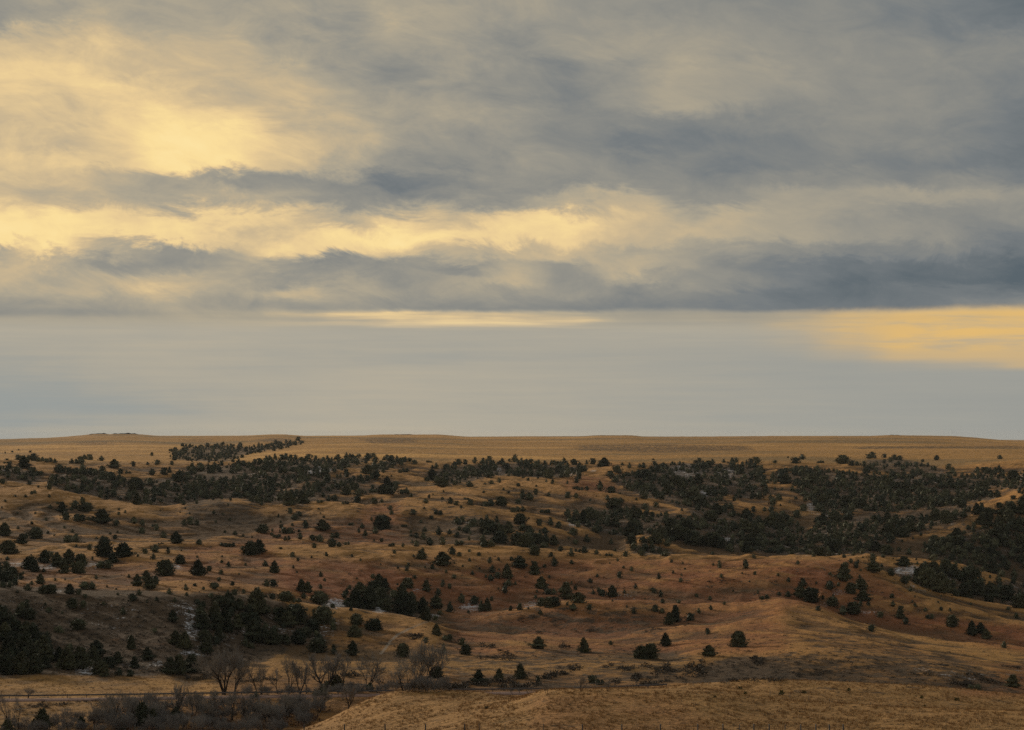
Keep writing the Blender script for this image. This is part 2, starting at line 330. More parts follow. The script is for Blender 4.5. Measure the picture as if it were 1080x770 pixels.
attrs = {k: np.zeros(Z.shape, np.float32) for k in ('gold', 'red', 'scrub', 'snow', 'track', 'plateau')}
def paint(name, poly, val, y0=0, y1=20000):
    a = attrs[name]; mm = inpoly(PX, PY, poly) & (YY > y0) & (YY < y1)
    a[mm] = np.maximum(a[mm], val)
for poly, d in FOREST:
    ys = [p[1] for p in poly]
    paint('scrub', poly, 0.8, 500); paint('snow', poly, 0.26, 500)
paint('scrub', [(-60,615),(280,628),(330,648),(300,690),(225,712),(-60,714)], 0.95, 520, 720)
paint('scrub', [(730,705),(775,692),(840,688),(1000,690),(1060,712),(1080,740),(1000,735),(810,730),(740,730)], 0.6, 400, 620)
paint('scrub', [(735,717),(752,703),(777,695),(805,697),(830,703),(850,717)], 1.0, 440, 562)
paint('scrub', [(850,665),(900,660),(1000,690),(1000,712),(850,700)], 0.4, 500, 740)
paint('scrub', [(470,640),(700,638),(700,672),(480,668)], 0.45, 640, 790)
paint('scrub', [(480,690),(640,680),(740,690),(700,735),(480,735)], 0.5, 480, 620)
paint('scrub', [(360,700),(480,690),(480,735),(300,735)], 0.35, 480, 620)
paint('scrub', [(190,531),(225,527),(272,531),(280,556),(200,556)], 0.7, 1150, 1400)  # shaded right flank of the knoll, painted darker through this mask
paint('scrub', [(-60,540),(60,545),(120,566),(-60,566)], 0.3, 1000, 1400)
paint('scrub', [(300,535),(520,530),(560,570),(300,575)], 0.35, 1000, 1400)
paint('scrub', [(600,470),(660,468),(790,470),(800,475),(700,478),(610,476)], 0.62, 2300, 5000)  # plateau patches from here on: cloud shadow painted through the mask
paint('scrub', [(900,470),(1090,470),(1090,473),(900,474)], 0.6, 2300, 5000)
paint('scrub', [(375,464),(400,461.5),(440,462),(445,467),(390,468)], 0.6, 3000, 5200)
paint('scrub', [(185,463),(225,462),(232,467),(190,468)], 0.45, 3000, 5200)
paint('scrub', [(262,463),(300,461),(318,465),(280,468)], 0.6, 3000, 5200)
paint('scrub', [(75,466),(115,464),(125,469),(80,471)], 0.5, 2500, 5200)  # last of the painted cloud-shadow patches
paint('scrub', [(-60,743),(110,742),(110,750),(-60,752)], 0.5, 420, 480)
paint('scrub', [(640,725),(560,737),(320,770),(318,780),(640,780)], 0.12, 250, 350)
paint('scrub', [(810,718),(950,722),(1080,732),(1080,752),(850,742)], 0.22, 330, 400)
for poly, v in (([(280,590),(560,590),(900,590),(980,640),(830,640),(640,640),(440,640),(300,630)], 0.75),
                ([(300,598),(420,600),(460,625),(360,632),(290,618)], 1.0),
                ([(500,600),(540,596),(540,615),(490,612)], 1.0),
                ([(640,600),(760,598),(760,635),(640,630)], 0.9),
                ([(820,600),(880,596),(880,625),(800,625)], 1.0),
                ([(850,636),(1090,660),(1090,690),(960,664),(900,655)], 0.95),
                ([(470,640),(830,640),(830,690),(480,690)], 0.6),
                ([(1050,700),(1090,700),(1090,735),(1000,735)], 0.6),
                ([(200,575),(280,570),(300,600),(180,600)], 0.7),
                ([(280,556),(420,545),(430,575),(260,575)], 0.6),
                ([(380,535),(420,530),(430,548),(380,550)], 0.8),
                ([(590,505),(640,500),(650,520),(600,522)], 0.8),
                ([(120,655),(180,655),(180,690),(110,690)], 0.8),
                ([(560,735),(700,730),(760,770),(560,790)], 0.3),
                ([(-60,590),(120,590),(280,600),(280,625),(-60,620)], 0.35)):
    paint('red', poly, v, 255, 2200)
for poly, v in (([(-60,712),(235,716),(235,738),(-60,738)], 1.0), ([(240,690),(300,684),(480,690),(480,702),(430,712),(250,712)], 0.9),
                ([(480,697),(720,697),(740,706),(480,710)], 0.9), ([(700,692),(842,686),(850,691),(760,697)], 0.9),
                ([(930,664),(960,668),(1090,686),(1090,704),(980,690)], 0.9), ([(540,672),(665,670),(820,656),(700,680),(540,682)], 0.6),
                ([(750,638),(830,628),(860,640),(790,650)], 0.3),
                ([(-60,574),(270,579),(560,583),(560,590),(-60,585)], 0.5),
                ([(0,520),(60,524),(170,536),(170,545),(-20,535)], 0.5),
                ([(430,505),(640,497),(640,520),(430,522)], 0.6), ([(820,535),(870,540),(870,560),(835,555)], 0.8),
                ([(-60,738),(120,738),(100,775),(-60,775)], 0.6)):
    paint('gold', poly, v, 255, 2200)
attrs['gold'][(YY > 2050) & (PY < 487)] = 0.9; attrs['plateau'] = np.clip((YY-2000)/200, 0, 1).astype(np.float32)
paint('gold', [(810,716),(1090,732),(1090,745),(810,724)], 0.5, 330, 400)
for (x, y, rx, ry, v) in ((15,595,14,4,.8),(48,597,16,4,.8),(100,596,14,4,.75),(183,598,12,4,.75),(60,624,8,2,.7),(68,660,12,6,.45),(205,660,12,16,.8),(190,640,20,8,.5),
        (205,688,16,6,.8),(54,690,8,6,.8),(95,707,18,5,.9),(150,700,25,8,.5),(352,637,14,6,.9),(402,643,9,4,.9),(440,622,6,3,.7),(498,640,16,5,.8),(455,650,10,3,.7),(560,637,10,5,.6),(655,628,22,6,.4),
        (958,602,16,6,.9),(975,618,20,8,.5),(1010,606,14,5,.6),(885,625,8,3,.7),(868,637,7,2.5,.7),(915,647,14,4,.5),(1072,632,8,5,.8),(340,495,8,4,1.),(330,498,5,3,1.),(268,503,12,4,.5),(290,520,30,10,.4),
        (605,553,8,4,.8),(600,498,8,4,.8),(626,497,4,2,.8),(525,495,5,3,.8),(725,497,20,8,.6),(745,520,8,4,.8),(765,500,12,8,.6),(875,544,8,2,1.),(855,535,6,8,.7),(937,511,10,4,.8),(925,527,10,4,.6),(970,505,30,6,.5),
        (1075,503,8,4,.8),(768,569,8,3,.8),(800,576,8,4,.8),(20,660,20,12,.4),(340,668,16,8,.5),(0,640,60,10,.35),(1015,712,25,6,.45),(975,706,12,4,.5),(449,594,6,2,.6),(350,655,14,6,.5),(1070,710,10,4,.4),(120,650,40,20,.3)):
    d = ((PX-x)/rx)**2 + ((PY-y)/ry)**2
    mm = (d < 1.6) & (YY > 480) & (YY < 2300)
    a = attrs['snow']; a[mm] = np.maximum(a[mm], 0.80*np.clip(v*(1.6-d[mm]), 0, v))
# the faint path from the meadow up the slope
tp = [(402,689),(407,683),(412,676),(420,669),(432,663),(446,657),(458,654)]
for (xa, ya), (xb, yb) in zip(tp[:-1], tp[1:]):
    for s in np.linspace(0, 1, 8):
        x, y = xa+(xb-xa)*s, ya+(yb-ya)*s
        d = ((PX-x)/1.3)**2 + ((PY-y)/1.2)**2
        mm = (d < 1) & (YY > 560) & (YY < 700); attrs['track'][mm] = 0.85 if ya > 663 else 0.5
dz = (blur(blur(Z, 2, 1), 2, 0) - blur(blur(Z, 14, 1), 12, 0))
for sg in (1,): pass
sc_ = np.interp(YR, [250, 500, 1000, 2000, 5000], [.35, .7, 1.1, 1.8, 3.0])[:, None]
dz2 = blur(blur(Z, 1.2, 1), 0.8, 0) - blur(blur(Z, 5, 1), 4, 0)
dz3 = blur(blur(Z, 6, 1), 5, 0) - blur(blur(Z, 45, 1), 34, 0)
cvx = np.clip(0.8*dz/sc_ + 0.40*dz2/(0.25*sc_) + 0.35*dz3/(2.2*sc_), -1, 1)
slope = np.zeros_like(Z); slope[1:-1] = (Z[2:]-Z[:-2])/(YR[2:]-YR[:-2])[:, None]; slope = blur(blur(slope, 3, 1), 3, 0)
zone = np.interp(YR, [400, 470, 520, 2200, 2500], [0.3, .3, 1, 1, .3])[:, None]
attrs['ridge'] = (0.5+0.5*cvx*zone).astype(np.float32)  # painted relief shading by curvature: crests lighter, hollows darker
attrs['north_shade'] = (np.clip((slope-0.06)/0.14, 0, 1)*zone).astype(np.float32)  # steep camera-facing slopes: denser scrub and painted shade together
attrs['near'] = (np.clip((405-YY)/20, 0, 1)).astype(np.float32)
for k in ('gold', 'red', 'scrub'): attrs[k] = blur(blur(attrs[k], 5, 1), 5, 0).astype(np.float32)
attrs['snow'] = blur(blur(attrs['snow'], 1.5, 1), 1.5, 0).astype(np.float32)

V = np.stack([XX, YY, Z], -1).reshape(-1, 3)
ii = (np.arange(nY-1)[:, None]*nT + np.arange(nT-1)[None, :]).ravel()
FC = np.stack([ii, ii+1, ii+nT+1, ii+nT], 1)
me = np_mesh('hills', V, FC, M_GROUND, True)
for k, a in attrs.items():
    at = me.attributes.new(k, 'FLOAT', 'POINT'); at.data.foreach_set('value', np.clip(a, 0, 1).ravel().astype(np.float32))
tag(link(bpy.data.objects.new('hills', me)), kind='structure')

# ------------------------------------------------------------------ plants: prototype meshes of unit height
def rot_to(dirs):
    d = dirs/np.linalg.norm(dirs, axis=1, keepdims=True)
    up = np.where(np.abs(d[:, 2:3]) < 0.9, np.array([[0, 0, 1.]]), np.array([[1., 0, 0]]))
    a = np.cross(d, up); a /= np.linalg.norm(a, axis=1, keepdims=True); return d, a, np.cross(d, a)
def crown_arrays(kind, n, leaf, seed, core=(9, 7)):
    """a cedar crown as many leaf sprays round a dark woody core; unit height, about unit width"""
    r = np.random.RandomState(seed)
    ph = r.rand(4)*6.28
    lump = 0.62
    def R(h, a):
        h = np.asarray(h, float); a = np.asarray(a, float)
        if kind == 'conical': b = (1-h)**0.72*np.minimum(1, (h+0.04)/0.16)**0.5*0.60
        elif kind == 'egg': b = np.sqrt(np.clip(1-((h-0.30)/0.70)**2, 0, 1))**1.15*0.54
        elif kind == 'round': b = np.sqrt(np.clip(1-((h-0.36)/0.66)**2, 0, 1))**0.95*0.54
        else: b = ((1-h)**0.6*np.minimum(1, (h+0.05)/0.2)**0.6*0.62)*(1+0.22*np.sin(h*17+ph[3]))
        return np.clip(b*(1+lump*perlin(h*5+seed*0.37, 3*np.cos(a)+1.7*np.sin(a+h), 7)+0.12*np.sin(2*a+ph[0])+0.15*np.sin(3*a+h*6+ph[1])+0.15*np.sin(5*a-h*13+ph[2])), 0.02, 1)
    h = r.beta(1.25, 1.5, n)*0.99; a = r.rand(n)*2*np.pi
    depth = 1.03-0.35*r.rand(n)**1.4 + 0.16*(r.rand(n) < 0.2)*r.rand(n)
    rr = R(h, a)*depth
    P = np.stack([rr*np.cos(a), rr*np.sin(a), h*(1+0.0*a)], 1)
    out = np.stack([np.cos(a), np.sin(a), 0.55+0.9*h+0*a], 1) + r.normal(0, 0.45, (n, 3))
    d, b, c = rot_to(out)
    L_ = leaf*(0.6+0.9*r.rand(n))[:, None]; W = L_*0.55
    v0 = P-b*W*0.5-d*L_*0.3; v1 = P+b*W*0.5-d*L_*0.3; v2 = P+d*L_*0.9+c*L_*0.25; v3 = P+c*W*0.8+d*L_*0.1
    VV = np.stack([v0, v1, v2, v3], 1).reshape(-1, 3)
    i = np.arange(n)*4
    FF = np.concatenate([np.stack([i, i+1, i+2], 1), np.stack([i+1, i+3, i+2], 1)])
    na, nh = core
    cv = [(0, 0, 0.03)]; 
    for k in range(nh):
        hh = 0.04+0.88*k/(nh-1)
        for j in range(na):
            aa = 2*np.pi*(j+0.5*(k % 2))/na; q = float(R(np.array(hh), aa))*0.80*(0.85+0.3*r.rand())
            cv.append((q*np.cos(aa), q*np.sin(aa), hh))
    cv.append((0, 0, 0.97)); cf = []
    for j in range(na): cf.append((0, 1+(j+1) % na, 1+j)); cf.append((len(cv)-1, 1+(nh-1)*na+j, 1+(nh-1)*na+(j+1) % na))
    for k in range(nh-1):
        for j in range(na):
            p = 1+k*na+j; p2 = 1+k*na+(j+1) % na; cf += [(p, p2, p2+na), (p, p2+na, p+na)]
    return np.concatenate([np.array(cv), VV]), np.concatenate([np.array(cf), FF+len(cv)])
def tube_arrays(segs, sides=5):
    """segs: list of (p0, p1, r0, r1)"""
    V_, F_ = [], []; n = 0
    an = np.arange(sides)*2*np.pi/sides
    p0 = np.array([s[0] for s in segs], float); p1 = np.array([s[1] for s in segs], float)
    r0 = np.array([s[2] for s in segs], float); r1 = np.array([s[3] for s in segs], float)
    d, a, b = rot_to(p1-p0+1e-9)
    ring = a[:, None, :]*np.cos(an)[None, :, None]+b[:, None, :]*np.sin(an)[None, :, None]
    A = p0[:, None, :]+ring*r0[:, None, None]; B = p1[:, None, :]+ring*r1[:, None, None]
    VV = np.concatenate([A, B], 1).reshape(-1, 3); base = np.arange(len(segs))*2*sides; F_ = []
    for j in range(sides):
        k = (j+1) % sides; F_.append(np.stack([base+j, base+k, base+sides+k], 1)); F_.append(np.stack([base+j, base+sides+k, base+sides+j], 1))
    return VV, np.concatenate(F_)
def branch(segs, p, d, ln, r, depth, rnd, spread=0.6, up=0.15, kids=(2, 4)):
    steps = 3; q = p
    for s in range(steps):
        d = d + np.array([rnd.gauss(0, 0.16), rnd.gauss(0, 0.16), rnd.gauss(0, 0.10)+up*0.3]); d = d/np.linalg.norm(d)
        q2 = q + d*ln/steps; ra = r*(1-0.16*s); segs.append((q, q2, ra, ra*0.84, depth))
        if depth > 0 and s >= 1:
            for _ in range(rnd.randint(*kids)-1):
                e = d + np.array([rnd.gauss(0, spread), rnd.gauss(0, spread), rnd.gauss(up, 0.3)]); e /= np.linalg.norm(e)
                branch(segs, q2, e, ln*rnd.uniform(0.5, 0.75), ra*0.55, depth-1, rnd, spread, up, kids)
        q = q2
    if depth > 0:
        e = d + np.array([rnd.gauss(0, 0.25), rnd.gauss(0, 0.25), up]); e /= np.linalg.norm(e)
        branch(segs, q, e, ln*0.7, r*0.6, depth-1, rnd, spread, up, kids)
def bare_arrays(seed, stems, depth, lean=0.35, minr=0.0022, spread=0.6, r0=0.028):
    rnd = random.Random(seed); segs = []
    for k in range(stems):
        a = rnd.random()*6.28 if stems > 1 else 0.8
        d = np.array([math.cos(a)*lean*rnd.uniform(.5, 1.2), math.sin(a)*lean*rnd.uniform(.5, 1.2), 1.0]); d /= np.linalg.norm(d)
        branch(segs, np.array([math.cos(a)*0.02, math.sin(a)*0.02, -0.03]), d, rnd.uniform(.34, .44), r0*rnd.uniform(.8, 1.1)/stems**0.3, depth, rnd, spread)
    zt = max(s[1][2] for s in segs)
    segs = [(s[0]/zt, s[1]/zt, max(s[2]/zt, minr), max(s[3]/zt, minr*0.8), s[4]) for s in segs]
    tr = [s[:4] for s in segs if s[4] >= depth-1]; cr = [s[:4] for s in segs if s[4] < depth-1]
    return tube_arrays(tr, 6), tube_arrays(cr, 3)

KINDS4 = ['conical', 'egg', 'round', 'ragged']
NEAR, FAR = {}, {}
for k in KINDS4:
    NEAR[k] = [np_mesh('cedar', *crown_arrays(k, 1100, 0.10, 100+i*7+len(k)), M_CEDAR) for i in range(4)]
    FAR[k] = [crown_arrays(k, 100, 0.19, 300+i*7+len(k), (6, 4)) for i in range(4)]
TRUNK = np_mesh('trunk', *tube_arrays([((0, 0, -0.06), (0.01, 0, 0.10), 0.035, 0.028), ((0.01, 0, 0.10), (0, 0.01, 0.5), 0.028, 0.016)], 7), M_BARK)

# ------------------------------------------------------------------ where the cedars stand (photo column, row of the foot, width, height), read zoomed four times
R1 = (0, 430, "640,203,14,16 428,225,26,22 367,222,44,28 340,236,44,34 312,238,36,24 482,255,45,38 562,248,20,24 622,243,16,14 662,240,26,22 508,280,24,26 540,278,26,14 725,243,22,22 643,287,36,28 12,322,28,22 125,327,22,18 355,318,36,28 310,343,28,24 208,345,22,40 140,366,24,16 108,378,18,12 64,380,14,10 22,397,14,10 86,432,10,8 212,428,24,18 262,440,40,42 250,412,30,16 318,430,34,40 348,405,22,30 362,440,56,40 300,435,16,16 275,475,40,36 337,480,50,34 383,478,36,24 430,486,70,56 490,500,30,28 565,490,30,32 600,500,26,30 598,532,30,28 659,519,26,28 688,550,32,28 742,575,54,48 778,500,28,28 804,495,30,34 832,498,26,26 910,487,12,14 949,529,14,14 992,538,26,20 840,580,30,24 960,588,66,18 1055,622,60,58 18,542,60,55 90,575,42,44 150,552,54,48 110,550,22,22 304,568,64,38 407,556,14,12 440,560,30,20 485,556,26,22 378,603,20,26 440,632,72,76 520,632,76,60 440,680,60,36 475,655,50,42 655,610,32,36 709,614,22,28 647,642,26,26 678,578,24,8 760,660,42,40 697,710,66,66 835,708,60,66 882,692,26,24 904,758,40,20 33,618,74,56 27,685,34,42 187,657,56,54 128,682,56,56 147,695,40,48 240,670,50,60 290,660,60,60 330,700,50,50 272,700,44,50 340,665,50,50 25,735,60,46 62,748,36,34 170,745,38,44 580,752,44,50 617,730,44,42 655,745,36,40 630,768,48,56 85,222,36,24 110,225,40,26 140,225,38,34 170,228,36,20 205,230,34,22 232,232,24,18 28,222,16,8 40,237,22,12 20,236,14,8 22,193,8,8 52,189,10,8 78,181,8,6 128,190,12,10 250,262,34,26 268,265,30,20 240,292,20,14 330,280,50,26 370,282,50,32 400,285,36,30 300,276,40,24 450,305,60,40 490,308,50,34 455,306,40,30 210,334,22,30 265,312,30,22")
R2 = (270, 430, "178,141,22,20 143,448,28,28 163,475,40,28 182,460,24,22 208,510,32,36 278,520,58,44 303,512,26,26 31,529,44,38 130,532,54,36 66,542,14,16 88,550,32,14 131,560,28,18 186,556,22,30 181,527,16,12 238,562,28,26 268,567,32,32 320,590,40,38 348,588,28,22 331,550,40,26 384,580,24,16 245,594,22,24 104,598,16,10 12,616,50,56 78,698,44,52 57,754,54,32 566,433,22,22 572,452,26,20 665,452,30,22 710,428,14,10 534,514,72,60 447,510,20,24 434,532,16,22 461,542,24,28 502,532,30,30 400,498,24,16 625,506,24,14 653,532,14,16 695,487,20,14 740,473,22,16 768,455,34,20 716,405,26,22 730,384,12,18 787,390,16,12 820,405,36,28 845,414,26,20 888,390,24,12 905,412,28,28 961,362,14,12 993,324,26,18 1026,318,20,22 966,326,14,10 1065,362,14,10 978,418,48,30 1034,415,44,40 872,482,24,26 915,502,44,36 980,527,72,52 1065,530,40,50 953,527,20,24 712,525,26,24 770,540,36,36 676,550,30,26 706,558,30,32 732,582,32,38 787,580,26,38 676,586,28,28 852,534,12,12 898,562,14,22 856,583,40,24 955,560,28,22 975,590,60,40 1025,572,54,50 1050,557,26,34 572,588,26,14 620,588,18,18 655,546,16,10 698,641,42,40 785,665,70,56 826,622,36,34 636,690,18,26 986,657,22,28 998,700,32,32 990,733,30,28 970,718,12,16 1020,722,32,28 1060,722,50,60 1065,752,40,30 377,407,32,12 425,400,34,28 498,405,36,28 531,402,18,18 433,375,40,36 495,360,40,20 540,365,50,40 570,366,36,26 624,365,44,24 653,378,18,18 590,335,34,26 622,275,44,20 668,241,28,20 268,404,26,16 306,394,24,26 333,394,28,28 380,370,50,40 470,280,46,40 500,262,36,46 540,262,40,34 730,232,24,8 745,305,44,44 720,312,20,20 900,335,36,26 455,365,24,14")
R3 = (540, 430, "27,333,18,16 68,308,14,14 48,298,14,10 171,326,16,22 234,323,12,16 274,318,22,26 268,346,24,14 290,350,24,16 316,350,18,20 372,352,34,44 418,360,40,30 455,366,14,10 45,385,34,44 75,390,40,34 100,367,20,28 27,405,28,22 155,374,18,18 236,382,28,30 270,383,22,26 403,390,24,22 448,404,44,28 514,436,30,26 561,432,32,30 607,420,24,24 525,391,14,12 562,385,36,28 322,433,16,16 234,462,34,38 140,445,44,18 25,442,60,28 35,494,50,46 45,522,36,30 115,500,26,30 162,497,30,36 197,508,30,30 258,540,38,36 316,568,34,34 240,556,12,12 268,576,26,22 177,580,40,44 204,606,34,24 250,627,28,36 305,612,40,28 276,610,26,16 356,620,22,22 410,628,32,14 419,579,22,26 95,625,44,40 30,675,60,50 95,705,50,56 177,671,34,40 165,628,22,22 454,718,24,30 620,724,20,28 875,676,22,34 849,671,12,12 985,682,28,42 124,762,44,50 596,222,14,8 390,248,50,36 340,240,26,28 372,250,30,26 465,245,20,12 495,255,16,24 232,250,20,24 40,245,26,32 70,245,14,20 280,300,44,70 200,262,36,30 315,240,16,20 945,232,24,22 430,428,66,46 470,445,50,30 500,450,26,22 560,300,50,40 940,394,20,20 867,508,20,18 802,492,30,30 1065,440,20,20 1020,440,24,26 1015,458,18,14 835,500,14,12 940,498,22,16 990,525,50,50 20,580,50,50 60,590,60,60 110,575,50,44 480,628,26,24 515,600,36,30 545,625,30,30 560,602,40,30 590,600,30,40")
R4 = (810, 430, "712,223,26,24 977,218,22,20 315,238,48,38 365,245,40,24 115,236,40,28 145,218,26,24 30,234,18,14 85,212,10,8 222,234,30,12 42,392,34,30 150,438,34,32 122,465,34,34 156,395,24,22 59,350,14,14 30,350,14,14 595,622,22,28 552,606,24,20 440,650,36,36 573,671,58,40 372,676,24,30 485,634,22,18 445,695,60,46 320,732,62,74 330,668,22,18 518,707,30,28 147,755,34,34 260,758,40,30 985,714,32,28 1038,716,32,36 1008,690,24,18 575,744,34,32 500,620,50,40 385,500,20,20 450,472,26,22 1035,388,26,20 880,455,40,50 900,440,40,40 820,425,40,40 960,450,36,20 975,425,34,26 935,500,30,60 610,282,20,18 20,415,36,36 15,445,34,26 55,500,44,50 15,500,50,50 10,390,26,26 430,262,44,22 440,470,20,16 760,560,..".split(" 760,560")[0])
R5 = (0, 580, "559,216,40,34 305,250,44,42 660,218,18,18 737,220,22,20 788,194,18,16 730,308,40,50 73,186,16,12 95,250,40,30 112,248,34,34 990,258,76,48 904,168,40,28 190,238,14,16 206,266,30,24 295,186,44,42 332,190,28,26 372,168,62,40 190,184,50,36 215,185,46,40 117,172,32,32 490,170,14,8 30,525,80,80 90,525,80,90 150,520,70,80 40,450,80,90 110,430,70,80 20,380,70,70 280,505,80,90 340,500,80,90 250,470,50,60 395,480,60,70 420,525,60,60 440,535,40,50 460,500,50,50 503,530,36,34 550,536,34,32 568,500,40,50 553,420,40,60 552,390,30,30 623,466,48,56 495,480,50,50 715,525,60,70 755,525,70,80 805,520,72,76 780,420,60,70 740,400,50,60 905,300,60,80 870,440,60,80 140,325,24,20 330,340,60,44 250,350,40,30 200,380,40,36 960,350,50,60 920,340,70,70 850,300,50,40 650,350,26,20")
R6 = (270, 580, "260,432,70,60 328,442,30,46 406,445,50,60 425,318,50,46 417,370,52,50 500,342,60,50 470,335,30,30 325,337,28,50 161,265,40,30 280,262,16,14 125,218,60,42 170,222,40,26 268,228,64,54 202,206,28,26 193,176,46,52 218,180,40,46 372,205,24,34 36,200,24,10 705,270,50,70 715,298,50,60 760,248,56,56 755,298,24,24 640,162,50,44 718,176,40,48 788,158,26,34 768,194,28,34 817,168,18,24 867,222,34,44 818,262,30,50 922,228,38,38 950,262,30,50 975,258,40,56 1050,188,30,46 896,268,14,14 597,150,10,10 761,362,44,50 806,384,42,28 717,392,24,26 871,402,28,34 886,442,42,44 619,452,56,58 937,566,54,60 1025,550,44,48 972,671,12,12 620,270,90,90 580,205,36,36 655,250,60,70 615,195,50,50 420,245,70,80 480,250,80,90 520,240,80,80 550,255,50,50 440,190,60,50 500,180,60,50 75,400,60,56 125,402,40,44 180,398,60,60 790,440,30,50 340,590,70,60 300,590,40,40 480,598,40,40 760,540,50,50")
R7 = (540, 580, "35,545,56,64 109,560,20,30 110,418,56,52 305,434,48,64 416,402,20,20 545,460,60,56 585,460,60,64 648,408,46,56 832,450,58,46 955,410,66,66 825,357,22,28 750,298,32,36 604,264,28,32 634,270,30,22 662,316,44,50 690,303,44,70 635,226,24,22 627,198,22,30 561,210,10,8 381,194,38,30 424,202,42,48 230,208,60,70 280,225,60,44 160,242,50,44 180,240,44,40 124,237,40,40 105,184,12,14 150,188,36,28 175,190,30,28 124,166,44,50 32,254,26,32 1037,188,12,16 1065,210,36,22 340,565,40,40 370,570,40,26 525,445,24,24")
R8 = (810, 580, "147,155,34,34 85,200,34,26 135,205,56,50 180,220,72,60 260,170,40,38 350,186,44,46 392,170,50,50 401,217,60,44 272,240,48,38 358,270,60,50 317,278,36,40 527,240,22,26 472,288,30,26 557,290,36,52 581,318,34,34 437,344,32,32 683,292,32,22 776,323,50,50 858,362,46,60 895,352,44,46 921,378,42,44 1047,290,22,28 995,415,26,30 1033,578,54,52 881,590,34,26 853,588,26,20 518,108,30,30 578,142,34,32 935,220,50,90 1010,210,70,60 1060,245,60,60 850,140,80,70 780,120,60,60 730,180,80,80 670,160,80,80 650,120,60,60 700,110,60,60 880,190,60,60 830,200,60,60")
items = []                                                 # X, Y, z, width, height, traced?
def add_tree(px, py, w, h):
    s = spot(px, py)
    if s is None: return
    X, Y, z = s
    H = h/F*Y; Wd_ = w/F*Y
    if H > 8.5: k = 8.5/H; H *= k; Wd_ *= k
    items.append((X, Y, z, Wd_, H, px, py))
for ox, oy, txt in (R1, R2, R3, R4, R5, R6, R7, R8):
    for e in txt.split():
        x, y, w, h = (float(v)/4 for v in e.split(','))
        px, py = x+ox, y+oy
        if w/h > 1.45 and w > 5:
            n = max(2, int(round(w/(h*0.85))))
            for k in range(n):
                add_tree(px-w/2+w*(k+0.5)/n, py+RS.uniform(-.5, .2), w/n*1.35, h*RS.uniform(.75, 1.05))
        else: add_tree(px, py, w, h)
for px, py, w_, h_ in ((150,766,20,24),(160,768,14,20),(36,770,10,12),(45,770,16,22),(8,772,14,12),(86,768,10,12),(186,762,12,16),(128,770,12,14),(340,734,10,12),(333,735,8,8),(270,736,6,8)): add_tree(px, py, w_, h_)
traced = len(items)
grid = {}
def near_ok(px, py, sx, sy):
    gx, gy = int(px//12), int(py//12)
    for a in (-1, 0, 1):
        for b in (-1, 0, 1):
            for (x, y) in grid.get((gx+a, gy+b), ()):
                if ((x-px)/sx)**2+((y-py)/sy)**2 < 1: return False
    return True
def put(px, py): grid.setdefault((int(px//12), int(py//12)), []).append((px, py))
for it in items: put(it[5], it[6])
CLEAR = [[(292,525),(310,513),(345,503),(380,492),(395,488),(404,492),(385,499),(350,507),(318,517),(300,526)], [(96,499),(150,503),(192,511),(190,515),(130,509),(96,504)],
 [(218,501),(262,500),(268,505),(240,508),(218,506)], [(688,526),(740,541),(790,551),(806,558),(760,552),(720,543),(680,531)], [(893,541),(940,543),(985,539),(1070,523),(1078,529),(1000,545),(940,551),(888,549)],
 [(942,571),(975,562),(1015,548),(1033,534),(1052,532),(1032,555),(990,571),(945,582)], [(820,536),(866,541),(868,552),(838,556)], [(120,515),(160,519),(158,524),(122,520)], [(700,497),(740,503),(746,512),(712,506)]]
for poly, dens in FOREST:
    xs = [p[0] for p in poly]; ys = [p[1] for p in poly]
    A = (max(xs)-min(xs))*(max(ys)-min(ys)); tries = int(A*1.6)
    xs = [min(xs)-4, max(xs)+4]; ys = [min(ys)-2, max(ys)+2]
    P = np.stack([RS.uniform(min(xs), max(xs), tries), RS.uniform(min(ys), max(ys), tries)], 1)
    ok = inpoly(P[:, 0]+5*fbm(P[:, 0]/9, P[:, 1]/5, 71, 2)+RS.normal(0, 1.5, tries), P[:, 1]+3.5*fbm(P[:, 0]/9, P[:, 1]/5, 72, 2)+RS.normal(0, .8, tries), poly)
    cl = 1.5*fbm(P[:, 0]/13, P[:, 1]/5, 77, 3)+0.16
    for (px, py), o, c in zip(P, ok, cl):
        if not o or c > (dens-0.62)*1.2: continue
        if any(inpoly(np.array([px]), np.array([py+1.0]), cp)[0] for cp in CLEAR): continue
        s = spot(px, py)
        if s is None: continue
        X, Y, z = s
        H = min(max(RS.normal(4.5, 1.5)*(1.25 if RS.rand()<.15 else 1), 1.8), 7.5); hp = H/Y*F
        if not near_ok(px, py, hp*0.66, hp*0.50): continue
        put(px, py); items.append((X, Y, z, H*RS.uniform(.72, 1.25), H, px, py))
# a thin scatter of seedlings on the open slopes
for _ in range(730):
    px, py = RS.uniform(-85, 1165), RS.uniform(497, 650)
    s = spot(px, py)
    if s is None or not near_ok(px, py, 7, 4): continue
    X, Y, z = s; H = RS.uniform(0.8, 2.5)*(0.7+0.3*RS.rand()); put(px, py); items.append((X, Y, z, H*RS.uniform(.8, 1.2), H, px, py))
items.sort(key=lambda t: (not (-3 < t[5] < 1083), -(t[3]*t[4]/t[1]**2)))
NIND = 300
ind, rest = items[:NIND], items[NIND:]
print('cedars', len(items), 'traced', traced)

